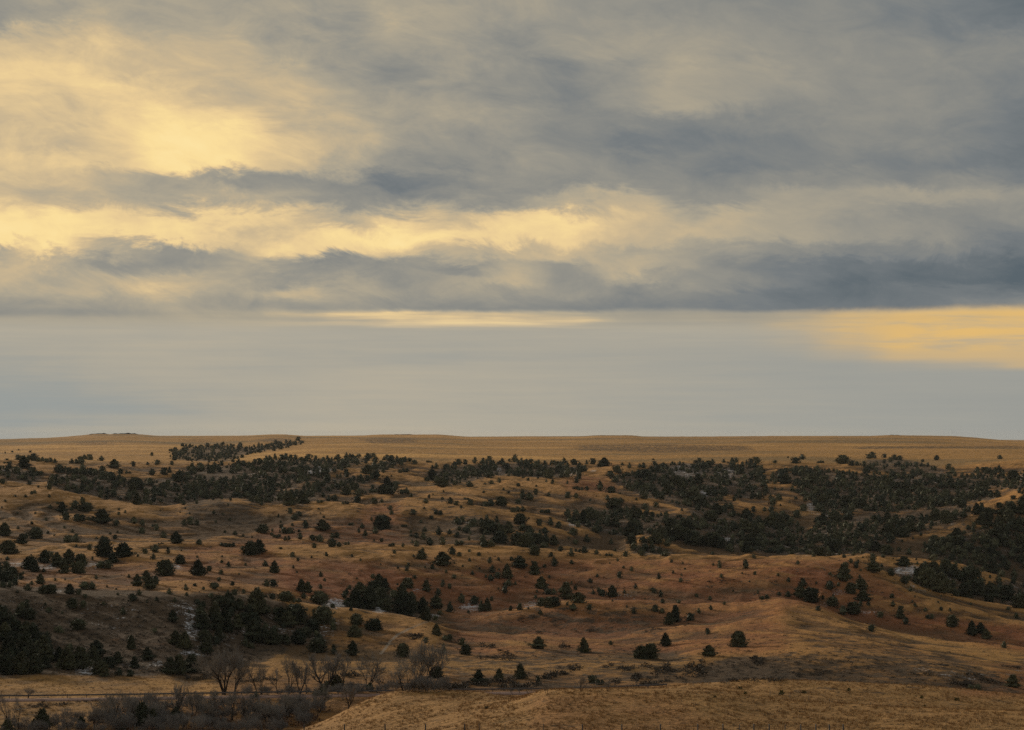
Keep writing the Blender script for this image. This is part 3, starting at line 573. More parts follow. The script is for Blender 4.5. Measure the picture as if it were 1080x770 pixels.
# one mesh for the far cedars past the first three hundred
def merge_copies(lst, proto, sink=0.03, seed=5):
    r = np.random.RandomState(seed); VV, FF, TT = [], [], []; off = 0
    for (X, Y, z, w, h, *_r) in lst:
        v, f = proto[r.randint(len(proto))]
        a = r.rand()*6.28; c, s = math.cos(a), math.sin(a)
        q = np.stack([(v[:, 0]*c-v[:, 1]*s)*w*0.86+X, (v[:, 0]*s+v[:, 1]*c)*w*0.86+Y, v[:, 2]*h+z-sink*h], 1)
        VV.append(q); FF.append(f+off); off += len(q); TT.append(np.full(len(q), r.rand()))
    global TINT
    TINT = np.concatenate(TT).astype(np.float32)
    return np.concatenate(VV), np.concatenate(FF)
allfar = [p for k in KINDS4 for p in FAR[k]]
wm = np_mesh('cedar_woodland', *merge_copies(rest, allfar), M_CEDAR_FAR)
wm.attributes.new('tint', 'FLOAT', 'POINT').data.foreach_set('value', TINT)
tag(link(bpy.data.objects.new('cedar_woodland', wm)),
    'dark cedars filling the far ravines and dotting the far slopes', 'woodland', kind='stuff')

# ---- names of the places, for the labels
PLACES = [
 (lambda x, y, d: d > 2000, 'on the open plateau rim'),
 (lambda x, y, d: x < 120 and y >= 600 and y < 627 and d > 700, 'behind the west end of the bluff crest'),
 (lambda x, y, d: x < 62 and d < 700 and y >= 623, 'in the black thicket on the shaded bluff'),
 (lambda x, y, d: x < 112 and d < 700, 'among snow patches at the bluff foot'),
 (lambda x, y, d: x < 165 and d < 700, 'on the bare middle of the shaded bluff'),
 (lambda x, y, d: x < 212 and d < 700, 'beside the snow gully on the bluff'),
 (lambda x, y, d: x < 350 and d < 700 and y < 684, 'in the wooded hollow of the bluff'),
 (lambda x, y, d: x < 480 and d < 500, 'in the roadside tree line'),
 (lambda x, y, d: x < 480 and d < 700, 'where the faint path leaves the meadow'),
 (lambda x, y, d: x < 700 and d < 640, 'by the straw meadow behind the road'),
 (lambda x, y, d: x < 850 and d < 720, 'on the russet slope under the long ridge'),
 (lambda x, y, d: d < 640, 'on the scrubby toe of the big hill'),
 (lambda x, y, d: x > 850 and d < 800, 'below the crest of the big hill'),
 (lambda x, y, d: x > 940 and d > 860 and y > 560 and y < 646, 'in the wood under the far shoulder'),
 (lambda x, y, d: x > 780 and y > 590, 'on the red saddle beside the big hill'),
 (lambda x, y, d: x < 215 and y > 586, 'on the snowy slope above the bluff'),
 (lambda x, y, d: x < 330 and y > 586, 'on the open tan slope above the bluff'),
 (lambda x, y, d: x < 460 and y > 600, 'in the cedar clump of the central hollow'),
 (lambda x, y, d: x < 560 and y > 600, 'on the stony slope beside the hollow'),
 (lambda x, y, d: x < 780 and y > 590, 'in the shallow gully of the russet slope'),
 (lambda x, y, d: x < 120 and y > 520, 'below the pale terrace at the west edge'),
 (lambda x, y, d: x < 300 and y > 520, 'on the flanks of the smooth round knoll'),
 (lambda x, y, d: x < 450 and y > 520, 'on the red-tinged rise past the knoll'),
 (lambda x, y, d: x < 540 and y > 520, 'in the dry draw east of the rise'),
 (lambda x, y, d: x < 650 and y > 520, 'at the near tip of the middle wood'),
 (lambda x, y, d: x < 840 and y > 520, 'in the middle wood behind the long ridge'),
 (lambda x, y, d: y > 520, 'in the deep wood of the east ravine'),
 (lambda x, y, d: x < 460, 'in the long wood below the plateau'),
 (lambda x, y, d: True, 'in the upper wood near the plateau edge')]
WORD = {'conical': 'pointed', 'egg': 'oval', 'round': 'rounded', 'ragged': 'ragged'}
ORD = ['first', 'second', 'third', 'fourth', 'fifth', 'sixth', 'seventh', 'eighth', 'ninth', 'tenth', 'eleventh', 'twelfth', 'thirteenth', 'fourteenth', 'fifteenth', 'sixteenth',
       'seventeenth', 'eighteenth', 'nineteenth', 'twentieth']
desc = []
for i, (X, Y, z, w, h, px, py) in enumerate(ind):
    ratio = w/h
    kd = KINDS4[0] if ratio < 0.92 else (KINDS4[1] if ratio < 1.08 else KINDS4[2])
    if RS.rand() < 0.4: kd = 'ragged'
    place = next(n for f, n in PLACES if f(px, py, Y))
    size = 'tiny' if h < 2 else 'small' if h < 3.1 else 'medium' if h < 4.6 else 'tall' if h < 6.2 else 'towering'
    desc.append([kd, f'{size} {WORD[kd]} cedar', place, px])
bykey = {}
for i, d in enumerate(desc): bykey.setdefault((d[1], d[2]), []).append(i)
labels = [None]*len(ind)
for (a, b), ids in bykey.items():
    ids.sort(key=lambda i: desc[i][3])
    for k, i in enumerate(ids):
        labels[i] = f'{a} {b}' if len(ids) == 1 else f'{a} {b}, {ORD[min(k, 19)]} of {len(ids)} from left'
for i, (X, Y, z, w, h, px, py) in enumerate(ind):
    kd = desc[i][0]; mesh = NEAR[kd][RS.randint(4)]
    if i < 60:
        root = link(bpy.data.objects.new('cedar_tree', None)); cr = link(bpy.data.objects.new('crown', mesh), root)
        tr = link(bpy.data.objects.new('trunk', TRUNK), root); cr.location = (0, 0, 0.02)
    else: root = link(bpy.data.objects.new('cedar_tree', mesh))
    root.location = (X, Y, z-0.03*h); root.scale = (w*0.86, w*0.86, h*1.04); root.rotation_euler = (RS.normal(0, .03), RS.normal(0, .03), RS.rand()*6.28)
    tag(root, labels[i], 'cedar', 'cedars scattered over the hills')

# ------------------------------------------------------------------ leafless trees along the road
BARE = [bare_arrays(s, st, 4, ln, 0.0022, sp, r0*1.25) for s, st, ln, sp, r0 in ((3, 4, .55, .6, .03), (8, 2, .3, .55, .03), (15, 1, .2, .6, .034), (21, 3, .4, .65, .028), (33, 2, .45, .5, .03))]
BM = [(np_mesh('trunk', *a, M_BARK), np_mesh('crown', *b, M_PALE if i in (0, 1, 3) else M_TWIG)) for i, (a, b) in enumerate(BARE)]
def bare(px, py, w, h, k, label, rz=0.0, tilt=0.0, d=None, grp='leafless trees along the valley road'):
    s = spot(px, py)
    if s is None: return
    X, Y, z = s
    if d: Y = d; X = (px-CX)/F*Y; z = ground(X, Y)
    H = h/F*Y; W_ = w/F*Y
    root = link(bpy.data.objects.new('bare_tree', None)); root.location = (X, Y, z)
    for nm, m_ in zip(('trunk', 'crown'), BM[k]): link(bpy.data.objects.new(nm, m_), root)
    root.scale = (W_*1.15, W_*1.15, H*1.1); root.rotation_euler = (0, tilt, rz)
    tag(root, label, 'bare tree', grp)
bare(236, 733, 46, 50, 0, 'broad many-stemmed leafless tree at the meadow end of the bluff, fullest crown')
bare(247, 733, 26, 42, 3, 'pale leaning leafless tree tucked right against the broad one', 1.2, .12)
bare(271, 733, 16, 36, 2, 'slim upright leafless tree on the road bank, straightest trunk', 2)
bare(276, 733, 16, 30, 1, 'thin forked leafless tree touching the straight-trunked one', .7)
bare(293, 732, 15, 27, 2, 'crooked little leafless tree above the small roadside cedars', 3.1, .1)
bare(305, 732, 24, 38, 1, 'forked grey leafless tree mid way along the road bank', 4.0, -.06)
bare(317, 732, 18, 33, 4, 'two-stemmed leafless tree with dark trunks beside the grey forked one', 5.0)
bare(323, 732, 16, 28, 2, 'short dark leafless tree crowding the two-stemmed one', .4)
bare(341, 731, 42, 40, 4, 'wide V-shaped leafless tree with long sloping limbs by the dark cedar bush', 1.5)
bare(361, 729, 24, 38, 1, 'pale twiggy leafless tree directly behind the hill shoulder', 2.3)
bare(388, 729, 32, 38, 3, 'spreading leafless tree with three pale limbs where the path ends', .3)
bare(402, 730, 12, 20, 2, 'broken stump-like snag with a few bare limbs', 1.0)
bare(426, 729, 26, 30, 3, 'low rounded leafless tree just left of the grey twiggy pair', 2.9)
bare(443, 728, 36, 46, 0, 'grey twiggy leafless tree, left half of the tall pair behind the knoll', 2.2)
bare(456, 727, 34, 50, 1, 'tallest leafless tree with a greenish crown behind the knoll', 5.2)
bare(367, 748, 22, 24, 4, 'pale leafless tree alone on the low ground before the road', 1.1)
bare(226, 747, 18, 20, 1, 'small gnarled leafless tree standing up out of the thicket', 3.3)
bare(337, 752, 22, 28, 3, 'leafless tree at the edge of the thicket nearest the knoll', .2)
bare(12, 776, 16, 48, 2, 'slanting dark leafless trunk in the bottom corner, leaning outward', .5, -.22)
bare(21, 776, 14, 42, 2, 'leafless trunk beside the slanting one, curving the other way', 3.5, .12)
bare(73, 776, 12, 30, 2, 'lone hooked snag on the meadow left of the thicket', 2.6, .05)
bare(120, 765, 24, 36, 1, 'reddish-brown leafless tree at the thicket edge', 1.9)
bare(186, 757, 22, 34, 4, 'tall dark leafless tree rising above the middle of the thicket', .9)
bare(204, 757, 22, 30, 1, 'pale forked leafless tree right of the dark one in the thicket', 4.4)
bare(29, 737.5, 14, 12, 3, 'small twiggy bare bush on the far verge of the road', 1.0)
for px, py, w, h, k, lb in ((100, 768, 20, 24, 3, 'outermost leafless tree at the open end of the thicket'), (145, 762, 22, 26, 4, 'dark leafless tree beside a bushy cedar in the thicket'), (162, 764, 20, 22, 0, 'low many-stemmed leafless tree among rusty leaves'),
        (172, 758, 18, 26, 2, 'slim leafless tree just before the tallest thicket tree'), (218, 764, 26, 26, 3, 'broad pale leafless tree in the heart of the thicket'), (245, 760, 24, 30, 1, 'forked leafless tree below the small road cedar'),
        (262, 762, 22, 28, 4, 'leafless tree with crossing limbs below the straight-trunked one'), (283, 766, 28, 26, 0, 'wide grey leafless tree low in the thicket'), (302, 760, 24, 28, 3, 'rusty-footed leafless tree near the thicket end'), (321, 763, 22, 24, 1, 'last leafless tree before the knoll slope')):
    bare(px, py, w, h, k, lb, px*0.9, 0, grp='leafless trees in the thicket')
for px, py, w, h, k, lb in ((541, 735, 5, 9, 2, 'first thin snag in the dip past the knoll'), (549, 735, 5, 10, 2, 'straightest thin snag in the dip, like a post'),
                            (559, 735, 6, 8, 2, 'leaning thin snag between the post-like one and the forked one'), (577, 734, 9, 13, 1, 'forked snag at the end of the dip'),
                            (613, 729.5, 12, 16, 3, 'bushy bare snag behind the near hill crest'), (641, 729.5, 10, 11, 1, 'small bare snag where the scrub bank begins')):
    bare(px, py, w, h, k, lb, px*0.7, 0, grp='bare snags past the knoll')

# ---- thicket, scrub and grass: masses nobody could count
def clump_arrays(n, seed, leaf=0.22, flat=0.6):
    r = np.random.RandomState(seed)
    a = r.rand(n)*6.28; ph = np.arccos(r.rand(n)); rad = 0.5*r.rand(n)**0.35
    P = np.stack([rad*np.sin(ph)*np.cos(a), rad*np.sin(ph)*np.sin(a), rad*2*np.cos(ph)*flat+0.02], 1)
    d, b, c = rot_to(P+r.normal(0, .3, (n, 3))+np.array([[0, 0, .25]]))
    L_ = leaf*(0.5+r.rand(n))[:, None]
    VV = np.stack([P-b*L_*.3, P+b*L_*.3, P+d*L_, P+c*L_*.4+d*L_*.3], 1).reshape(-1, 3); i = np.arange(n)*4
    return VV, np.concatenate([np.stack([i, i+1, i+2], 1), np.stack([i+1, i+3, i+2], 1)])
CL = [clump_arrays(26, s) for s in range(6)]
sc = []
def scatter_poly(lst, poly, n, h0, h1, wr, dmax=3000, dmin=0):
    xs = [p[0] for p in poly]; ys = [p[1] for p in poly]; k = 0; g = 0
    while k < n and g < n*12:
        g += 1; px, py = RS.uniform(min(xs), max(xs)), RS.uniform(min(ys), max(ys))
        if not inpoly(np.array([px]), np.array([py]), poly)[0]: continue
        s = spot(px, py)
        if s is None or s[1] > dmax or s[1] < dmin: continue
        H = RS.uniform(h0, h1); lst.append((s[0], s[1], s[2], H*wr*RS.uniform(.7, 1.4), H, px, py)); k += 1
def band(lst, x0, y0, x1, y1, n, h0, h1, wr, jit=1.0):
    for _ in range(n):
        t = RS.rand(); s = spot(x0+(x1-x0)*t, y0+(y1-y0)*t+RS.normal(0, jit))
        if s: H = RS.uniform(h0, h1); lst.append((s[0], s[1], s[2], H*wr, H, 0, 0))
for b_ in ((505,694,543,694,60,.7,1.6,1.8),(470,726,495,724,60,1,2.2,1.6),(500,722,540,719,70,.8,2.,1.7),(528,726,570,724,60,.8,2.,1.7),(565,716,596,711,50,1,2,1.6),(548,712,560,712,16,.8,1.5,1.6),
           (590,708,615,705,18,.8,1.6,1.8),(600,705,612,705,18,.8,1.6,1.6),(636,703,646,702,18,.8,1.6,1.6),(650,706,668,706,40,.8,1.8,1.8),(670,703,688,702,22,.8,1.4,1.8),(690,709,706,705,40,.8,1.8,1.8),(700,711,745,698,45,.8,1.8,1.8),
           (645,721,655,720,16,.8,1.8,1.8),(668,718,674,715,26,1,2.2,1.6),(682,716,695,714,22,.8,1.6,1.6),(672,724,690,722,30,1,2,1.8),(690,721,740,712,44,.8,1.8,1.8),(720,712,740,704,40,1,2,1.8),(793,695,803,701,26,1,2.2,1.8),(735,713,742,711,14,1,2.5,1.6),
           (760,720,830,716,70,.5,1.2,2),(840,712,880,709,40,.5,1.3,2),(1005,722,1025,724,36,.8,2,1.8),(1020,712,1055,722,50,.6,1.4,2),(960,711,985,713,18,.6,1.2,2),(1055,700,1075,706,26,.6,1.2,2),
           (595,617,630,620,30,.6,1.2,2),(455,701,468,707,10,.5,1.2,2),(640,622,675,619,30,.5,1.2,2),(745,615,775,612,50,.4,1.0,2.2),(740,619,770,616,40,.4,.9,2.2),(545,655,565,652,40,.6,1.3,1.8),(580,657,595,655,24,.6,1.3,1.8),(555,667,590,668,30,.5,1.2,1.8),(600,668,630,666,20,.5,1.2,1.8),(680,665,700,664,26,.5,1.2,1.8),
           (700,660,730,659,24,.5,1.2,1.8),(430,672,445,671,36,.8,1.8,1.8),(475,677,485,677,16,.6,1.4,1.8),(505,682,522,682,24,.6,1.6,1.8),(525,688,540,691,18,.6,1.2,1.8),(590,683,602,683,26,.8,1.6,1.8),(440,725,480,726,50,.8,2.2,1.6),
           (400,722,440,726,40,.8,2.4,1.6),(250,721,300,716,50,.5,1.6,1.8),(310,690,330,690,14,.4,.8,2),(360,713,380,712,30,.8,1.8,1.6),(195,716,222,715,40,.6,1.6,1.8),(55,706,62,706,6,.4,.8,2),(150,723,165,723,8,.3,.8,2.2),(115,722,120,723,6,.3,.8,2.2),
           (40,745,66,744,40,.5,1.3,2),(66,743,105,741,30,.4,1.0,2),(0,753,45,752.5,40,.3,.7,2.2),(20,745,40,747,20,.4,1.,2),(845,573,848,573,3,.5,1,2)):
    x0, y0, x1, y1, n, h0, h1, wr = b_; band(sc, x0, y0, x1, y1, max(3, int(n*.62)), h0*.6, h1*.8, wr, 1.4)
scatter_poly(sc, [(0,628),(280,634),(330,655),(300,690),(225,712),(0,711)], 1500, .3, .9, 1.8, 720, 500)
scatter_poly(sc, [(740,700),(842,690),(1000,700),(1080,712),(1080,733),(740,722)], 420, .25, .7, 2.0, 620, 400)
scatter_poly(sc, [(0,495),(1080,495),(1080,640),(0,625)], 2600, .25, .8, 2.0, 2100, 640)
scatter_poly(sc, [(330,640),(1080,640),(1080,700),(330,700)], 1300, .2, .6, 2.0, 900, 500)
scatter_poly(sc, [(320,728),(1080,728),(1080,770),(320,770)], 420, .08, .28, 2.2, 400, 255)
tag(link(bpy.data.objects.new('low_scrub', np_mesh('low_scrub', *merge_copies(sc, CL, 0.05, 9), M_SCRUB))), 'low dark leafless scrub speckling banks and slopes', 'scrub', kind='stuff')
gr = []
for px, py in ((972-0,741),(1009,739),(824,733),(848,731),(895,730),(781,727),(786,732),(754,737)):
    pass
SM = [(np_mesh('trunk', *a, M_TWIG), np_mesh('crown', *b, M_TWIG)) for a, b in [bare_arrays(s, 7, 3, .8, .0035, .75, .014) for s in (41, 42, 43)]]
th_poly = [(88,772),(100,756),(118,748),(140,745),(165,744),(190,740),(215,744),(240,742),(270,742),(300,744),(330,745),(350,749),(345,757),(318,768),(316,776),(88,776)]
tw = []
scatter_poly(tw, th_poly, 165, 1.6, 3.6, .9, 470, 380)
scatter_poly(tw, [(0,768),(88,762),(88,776),(0,776)], 40, 1.5, 3, .9, 470, 380)
band(tw, 255, 734, 480, 729, 60, 1.2, 2.8, .9, .8)
def merge_twigs(lst):
    ar = [tuple(bare_arrays(s, 7, 3, .8, .004, .75, .014)) for s in (41, 42, 43, 44)]
    ar = [(np.concatenate([a[0], b[0]]), np.concatenate([a[1], b[1]+len(a[0])])) for a, b in ar]
    return merge_copies(lst, ar, 0.02, 12)
tag(link(bpy.data.objects.new('undergrowth', np_mesh('undergrowth', *merge_twigs(tw), M_TWIG))), 'tangled grey leafless brush crowding the valley floor before the road', 'undergrowth', kind='stuff')
lf = []
scatter_poly(lf, th_poly, 110, 1.0, 2.4, 1.2, 470, 380)
tag(link(bpy.data.objects.new('dead_leaf_brush', np_mesh('dead_leaf_brush', *merge_copies(lf, CL, 0.0, 19), M_RUST))), 'brown dead leaves still hanging in the valley thicket', 'undergrowth', kind='stuff')
# yucca clumps on the near hills
YU = [np_mesh('yucca', *clump_arrays(60, s, .4, .8), M_GREEN) for s in (61, 62)]
for i, (px, py, w, lb) in enumerate(((513,748,4,'green yucca clump alone on the knoll slope'), (972,737,4,'small yucca left of a pair on the far grassy bench'), (1009,739,4.5,'larger yucca of the bench with a shrub below it'),
        (824,733,6,'widest yellow-green yucca behind the near crest'), (848,731,4,'yucca between the widest one and the bench post'), (895,729,4,'yucca just above the thin bench fence post'),
        (780.5,727,4,'yucca near the plank barrier end'), (786,732.5,4,'yucca touching the near hill crest'), (754,736,3,'faint little yucca on the near crest'), (975,746,3,'half-hidden yucca at the lower edge of the bench'))):
    s = spot(px, py)
    if not s: continue
    o = link(bpy.data.objects.new('yucca', YU[i % 2])); k = w/F*s[1]; o.location = s; o.scale = (k, k, k*.8); tag(o, lb, 'yucca', 'yucca clumps on the near hills')
# dry grass of the near hills
def tuft_arrays(seed, n=9):
    r = np.random.RandomState(seed); P = np.stack([r.normal(0, .3, n), r.normal(0, .3, n), np.zeros(n)], 1)
    d = np.stack([r.normal(0, .4, n), r.normal(0, .4, n), np.ones(n)], 1); a = r.rand(n)*6.28
    s = np.stack([np.cos(a), np.sin(a), 0*a], 1)*.07; tip = P+d*(.5+.5*r.rand(n))[:, None]
    VV = np.stack([P-s, P+s, tip], 1).reshape(-1, 3); i = np.arange(n)*3
    return VV, np.stack([i, i+1, i+2], 1)
TA = [tuft_arrays(s) for s in range(8)]
def tufts(n, y0, y1, x0, x1, h0, h1):
    L2 = []
    Y = RS.uniform(y0, y1, n); X = (RS.uniform(x0, x1, n)-CX)/F*Y
    keep = fbm(X/6, Y/6, 91, 3) > -0.12
    for x, y in zip(X[keep], Y[keep]):
        H = RS.uniform(h0, h1); L2.append((x, y, ground(x, y), H*1.3, H, 0, 0))
    return L2
tl = tufts(30000, 258, 400, 200, 1100, .14, .42) + tufts(6000, 428, 540, -20, 560, .15, .45)
tag(link(bpy.data.objects.new('grass', np_mesh('grass', *merge_copies(tl, TA, 0.0, 3), M_TUFT))), 'dry tan bunch grass on the near hills and meadow', 'grass', kind='stuff')

# ------------------------------------------------------------------ road with guard rail
def strip(name, pts, width, m_, lift=0.08, kind='structure'):
    V_, F_ = [], []
    for i, (X, Y) in enumerate(pts):
        z = max(ground(X, Y-width/2), ground(X, Y+width/2), ground(X, Y))+lift
        for dy, dz in ((-width/2-0.6, -0.7), (-width/2, 0), (0, 0.05), (width/2, 0), (width/2+0.6, -0.7)): V_.append((X, Y+dy, z+dz))
    for i in range(len(pts)-1):
        for j in range(4): a = i*5+j; F_.append((a, a+5, a+6, a+1))
    return tag(link(bpy.data.objects.new(name, np_mesh(name, V_, F_, m_, True))), kind=kind)
RY = lambda X: 474.5
rp = [(X, RY(X)) for X in np.arange(-130, 36, 2.0)]
strip('road', rp, 5.0, M_ROAD)
def box_arrays(boxes):
    V_, F_ = [], []
    for (cx, cy, cz, sx, sy, sz) in boxes:
        n = len(V_)
        for dx in (-.5, .5):
            for dy in (-.5, .5):
                for dz in (-.5, .5): V_.append((cx+dx*sx, cy+dy*sy, cz+dz*sz))
        for f in ((0, 1, 3, 2), (4, 6, 7, 5), (0, 4, 5, 1), (2, 3, 7, 6), (0, 2, 6, 4), (1, 5, 7, 3)): F_.append(tuple(n+k for k in f))
    return V_, F_
gt = tag(link(bpy.data.objects.new('guard_rail', None)), 'long low dark guard rail along the far side of the valley road', 'guard rail')
xs = np.arange(-128, 34, 2.0); cv, cf = [], []
gz = np.array([max(ground(x, RY(x)), ground(x, RY(x)+3.2), ground(x, RY(x)-2.5)) for x in xs]); gz = np.convolve(np.pad(gz, 4, mode='edge'), np.ones(9)/9, 'valid')
for i, x in enumerate(xs):
    for dy, dz in ((-.04, .45), (-.08, .6), (-.04, .78), (.02, .78), (.02, .45)): cv.append((x, RY(x)+3.2+dy, gz[i]+dz))
for i in range(len(xs)-1):
    for j in range(5): a = i*5+j; b = i*5+(j+1) % 5; cf.append((a, b, b+5, a+5))
link(bpy.data.objects.new('rail', np_mesh('rail', cv, cf, M_RAIL)), gt)
pm = np_mesh('post', *box_arrays([(0, 0, 0.2, .14, .14, 1.2)]), M_WOOD)
for i in range(0, len(xs), 2):
    o = link(bpy.data.objects.new('post', pm), gt); o.location = (xs[i], RY(xs[i])+3.34, gz[i])
    if sum(1 for c in gt.children if c.name.startswith('post')) >= 45: break

# ------------------------------------------------------------------ fences
def fence(name, label, posts, h, r, m_, wires, grp=None, thin=()):
    """posts: list of (px, distance); wires follow the ground between them"""
    root = tag(link(bpy.data.objects.new(name, None)), label, 'fence', grp)
    P = []
    for i, (px, Y) in enumerate(posts):
        X = (px-CX)/F*Y; z = ground(X, Y); P.append((X, Y, z))
        segs = [((0, 0, -.4), (0, 0, h*.96), r, r*.9), ((0, 0, h*.96), (0, 0, h), r*.9, r*.4)]
        k = 0.55 if i in thin else 1.0
        o = link(bpy.data.objects.new('post', np_mesh('post', *tube_arrays([(a, b, c*k, d*k) for a, b, c, d in segs], 6), m_)), root)
        o.location = (X, Y, z); o.rotation_euler = (RS.normal(0, .03), RS.normal(0, .03), 0)
    for wz in wires:
        segs = []
        for a, b in zip(P[:-1], P[1:]):
            q = None
            for s in np.linspace(0, 1, 5):
                x, y = a[0]+(b[0]-a[0])*s, a[1]+(b[1]-a[1])*s; z = (a[2]+(b[2]-a[2])*s)+wz-.06*math.sin(s*math.pi)
                if q is not None: segs.append((q, (x, y, z), .006, .006))
                q = (x, y, z)
        link(bpy.data.objects.new('wire', np_mesh('wire', *tube_arrays(segs, 3), M_WIRE)), root)
    return root
fp = [-60,-15,30,62,100,141.6,187,232,276,320.5,363,406,449,490,506,532.5,573.5,615,656,696.6,736,762.6,779.6,795,811.5,827.6,844.6,860.6,875,890]
fence('wire_fence', 'post and wire fence along the near hillside at the bottom of the view', [(x, 262) for x in fp], 1.45, .09, M_STEEL, (.35, .65, .95, 1.2), thin=(14, 15, 16, 22, 25))
fence('wire_fence', 'sparse thin-posted fence crossing the grassy bench behind the near crest', [(812, 352), (833, 350), (853, 348), (875, 346), (894, 342), (918, 342), (939, 341), (965, 341), (1010, 341), (1060, 341)], 1.45, .045, M_WOOD, (.5, 1.0, 1.3))
# pale rail fence by the road beyond the dip
def rail_fence(label, pts, h, rails, m_, rr=.05, pr=.07):
    root = tag(link(bpy.data.objects.new('rail_fence', None)), label, 'fence')
    P = []
    for px, Y in pts:
        X = (px-CX)/F*Y; z = ground(X, Y); P.append((X, Y, z))
        o = link(bpy.data.objects.new('post', np_mesh('post', *tube_arrays([((0, 0, -.4), (0, 0, h), pr, pr*.85)], 6), m_)), root); o.location = (X, Y, z)
    for hz in rails:
        link(bpy.data.objects.new('rail', np_mesh('rail', *tube_arrays([((a[0], a[1], a[2]+hz), (b[0], b[1], b[2]+hz), rr, rr) for a, b in zip(P[:-1], P[1:])], 5), m_)), root)
rail_fence('pale rail fence beside the road, just past the forked snag', [(590, 484), (596.5, 484), (606.5, 484), (618, 484), (630, 484), (642, 484), (648, 484)], 1.35, (1.25, .6), M_PALE)
rail_fence('low rail barrier behind the near crest, below the scrubby bank', [(731, 376), (747.5, 375), (769, 374)], .55, (.5,), M_PALE, .06, .06)

# ------------------------------------------------------------------ things on the skyline and plateau
def rock_row(px0, px1, Y, hgt, label):
    xs_ = np.arange((px0-CX)/F*Y, (px1-CX)/F*Y, 3.0); V_, F_ = [], []
    for i, x in enumerate(xs_):
        z = ground(x, Y); e = min(1, i/4, (len(xs_)-1-i)/4); hh = hgt*e*(0.8+0.35*math.sin(i*.9)*math.sin(i*.37))
        for dy, dz in ((-3, -1.2), (-1.6, hh*.8), (0, hh), (3, hh*.6), (5, -1.2)): V_.append((x, Y+dy+RS.normal(0, .3), z+dz))
    for i in range(len(xs_)-1):
        for j in range(4): a = i*5+j; F_.append((a, a+5, a+6, a+1))
    tag(link(bpy.data.objects.new('rock_ledge', np_mesh('rock_ledge', V_, F_, M_ROCK))), label, 'rock ledge', 'rock ledges on the mesa tops')
rock_row(92, 116, 4980, 2.2, 'reddish rock ledge on the mesa rim, the shorter piece of the highest mesa')
rock_row(117, 148, 4980, 3.0, 'long dark rock ledge capping the highest mesa on the skyline')
rock_row(414, 438, 4980, 1.2, 'thin rock ledge on the flat rise near mid skyline')
rock_row(936, 952, 4980, 1.6, 'small dark ledge on the east skyline')
o = link(bpy.data.objects.new('brush_pile', np_mesh('brush_pile', *clump_arrays(160, 5, .12, .5), M_SCRUB))); s = spot(452, 488)
o.location = s; o.scale = (5.5, 2, 1.5); tag(o, 'low dark brush pile lying alone on the plateau edge', 'brush pile')

# ------------------------------------------------------------------ sky: evening stratus by direction over a Nishita sky
SUN_EL, SUN_AZ = math.radians(10), math.radians(-36)       # azimuth from +Y (ahead), negative to the left
w = bpy.data.worlds.new('World'); S.world = w; w.use_nodes = True; nt = w.node_tree; q = N(nt); nt.nodes.clear()
out = q.n('ShaderNodeOutputWorld'); bg = q.n('ShaderNodeBackground'); q.l(bg.outputs[0], out.inputs[0])
STR = 0.1; bg.inputs[1].default_value = STR
sky = q.n('ShaderNodeTexSky', sky_type='NISHITA'); sky.sun_disc = False; sky.sun_elevation = SUN_EL; sky.sun_rotation = SUN_AZ
tc = q.n('ShaderNodeTexCoord').outputs['Generated']
sp = q.n('ShaderNodeSeparateXYZ'); q.l(tc, sp.inputs[0]); x, y, z = sp.outputs
hyp = q.m('SQRT', q.m('ADD', q.m('MULTIPLY', x, x), q.m('MULTIPLY', y, y)))
az = q.m('ARCTAN2', x, y); el = q.m('DIVIDE', z, q.m('MAXIMUM', hyp, 0.001))
PXs = q.m('ADD', q.m('MULTIPLY', az, F*1.010), CX); PYs = q.m('SUBTRACT', HY, q.m('MULTIPLY', el, F*1.005))
cb = q.n('ShaderNodeCombineXYZ'); q.l(az, cb.inputs[0]); q.l(q.m('ADD', el, q.m('MULTIPLY', az, 0.10)), cb.inputs[1]); cv_ = cb.outputs[0]
n1 = q.noise(cv_, 14, 6, 0.62, (1, 2.6, 1)); n2 = q.noise(cv_, 17, 6, 0.62, (1, 2.4, 7)); n3 = q.noise(cv_, 30, 10, 0.66, (1.0, 2.3, 1), 0.7); n4 = q.noise(cv_, 9, 10, 0.62, (1.0, 2.7, 1), 0.5); n6 = q.noise(cv_, 24, 10, 0.68, (1.0, 2.2, 3), 0.6)
hi = q.mr(PYs, 345, 318)                                   # 1 in the cloud deck, 0 in the clear band under it
wx = q.m('MULTIPLY', q.m('SUBTRACT', n1, 0.5), q.mr(hi, 0, 1, 60, 110, 'LINEAR'))
wyy = q.m('MULTIPLY', q.m('SUBTRACT', n2, 0.5), q.mr(hi, 0, 1, 10, 34, 'LINEAR'))
u = q.m('DIVIDE', q.m('ADD', PXs, wx), 1080.0); v = q.m('ADD', PYs, wyy)
v0 = q.m('ADD', q.m('ADD', PYs, q.m('MULTIPLY', wyy, q.mr(PYs, 300, 322, 1, 0.3))), q.m('MULTIPLY', q.m('MULTIPLY', q.m('SUBTRACT', n6, 0.5), hi), q.mr(PYs, 300, 324, 70, 14)))
v = v0
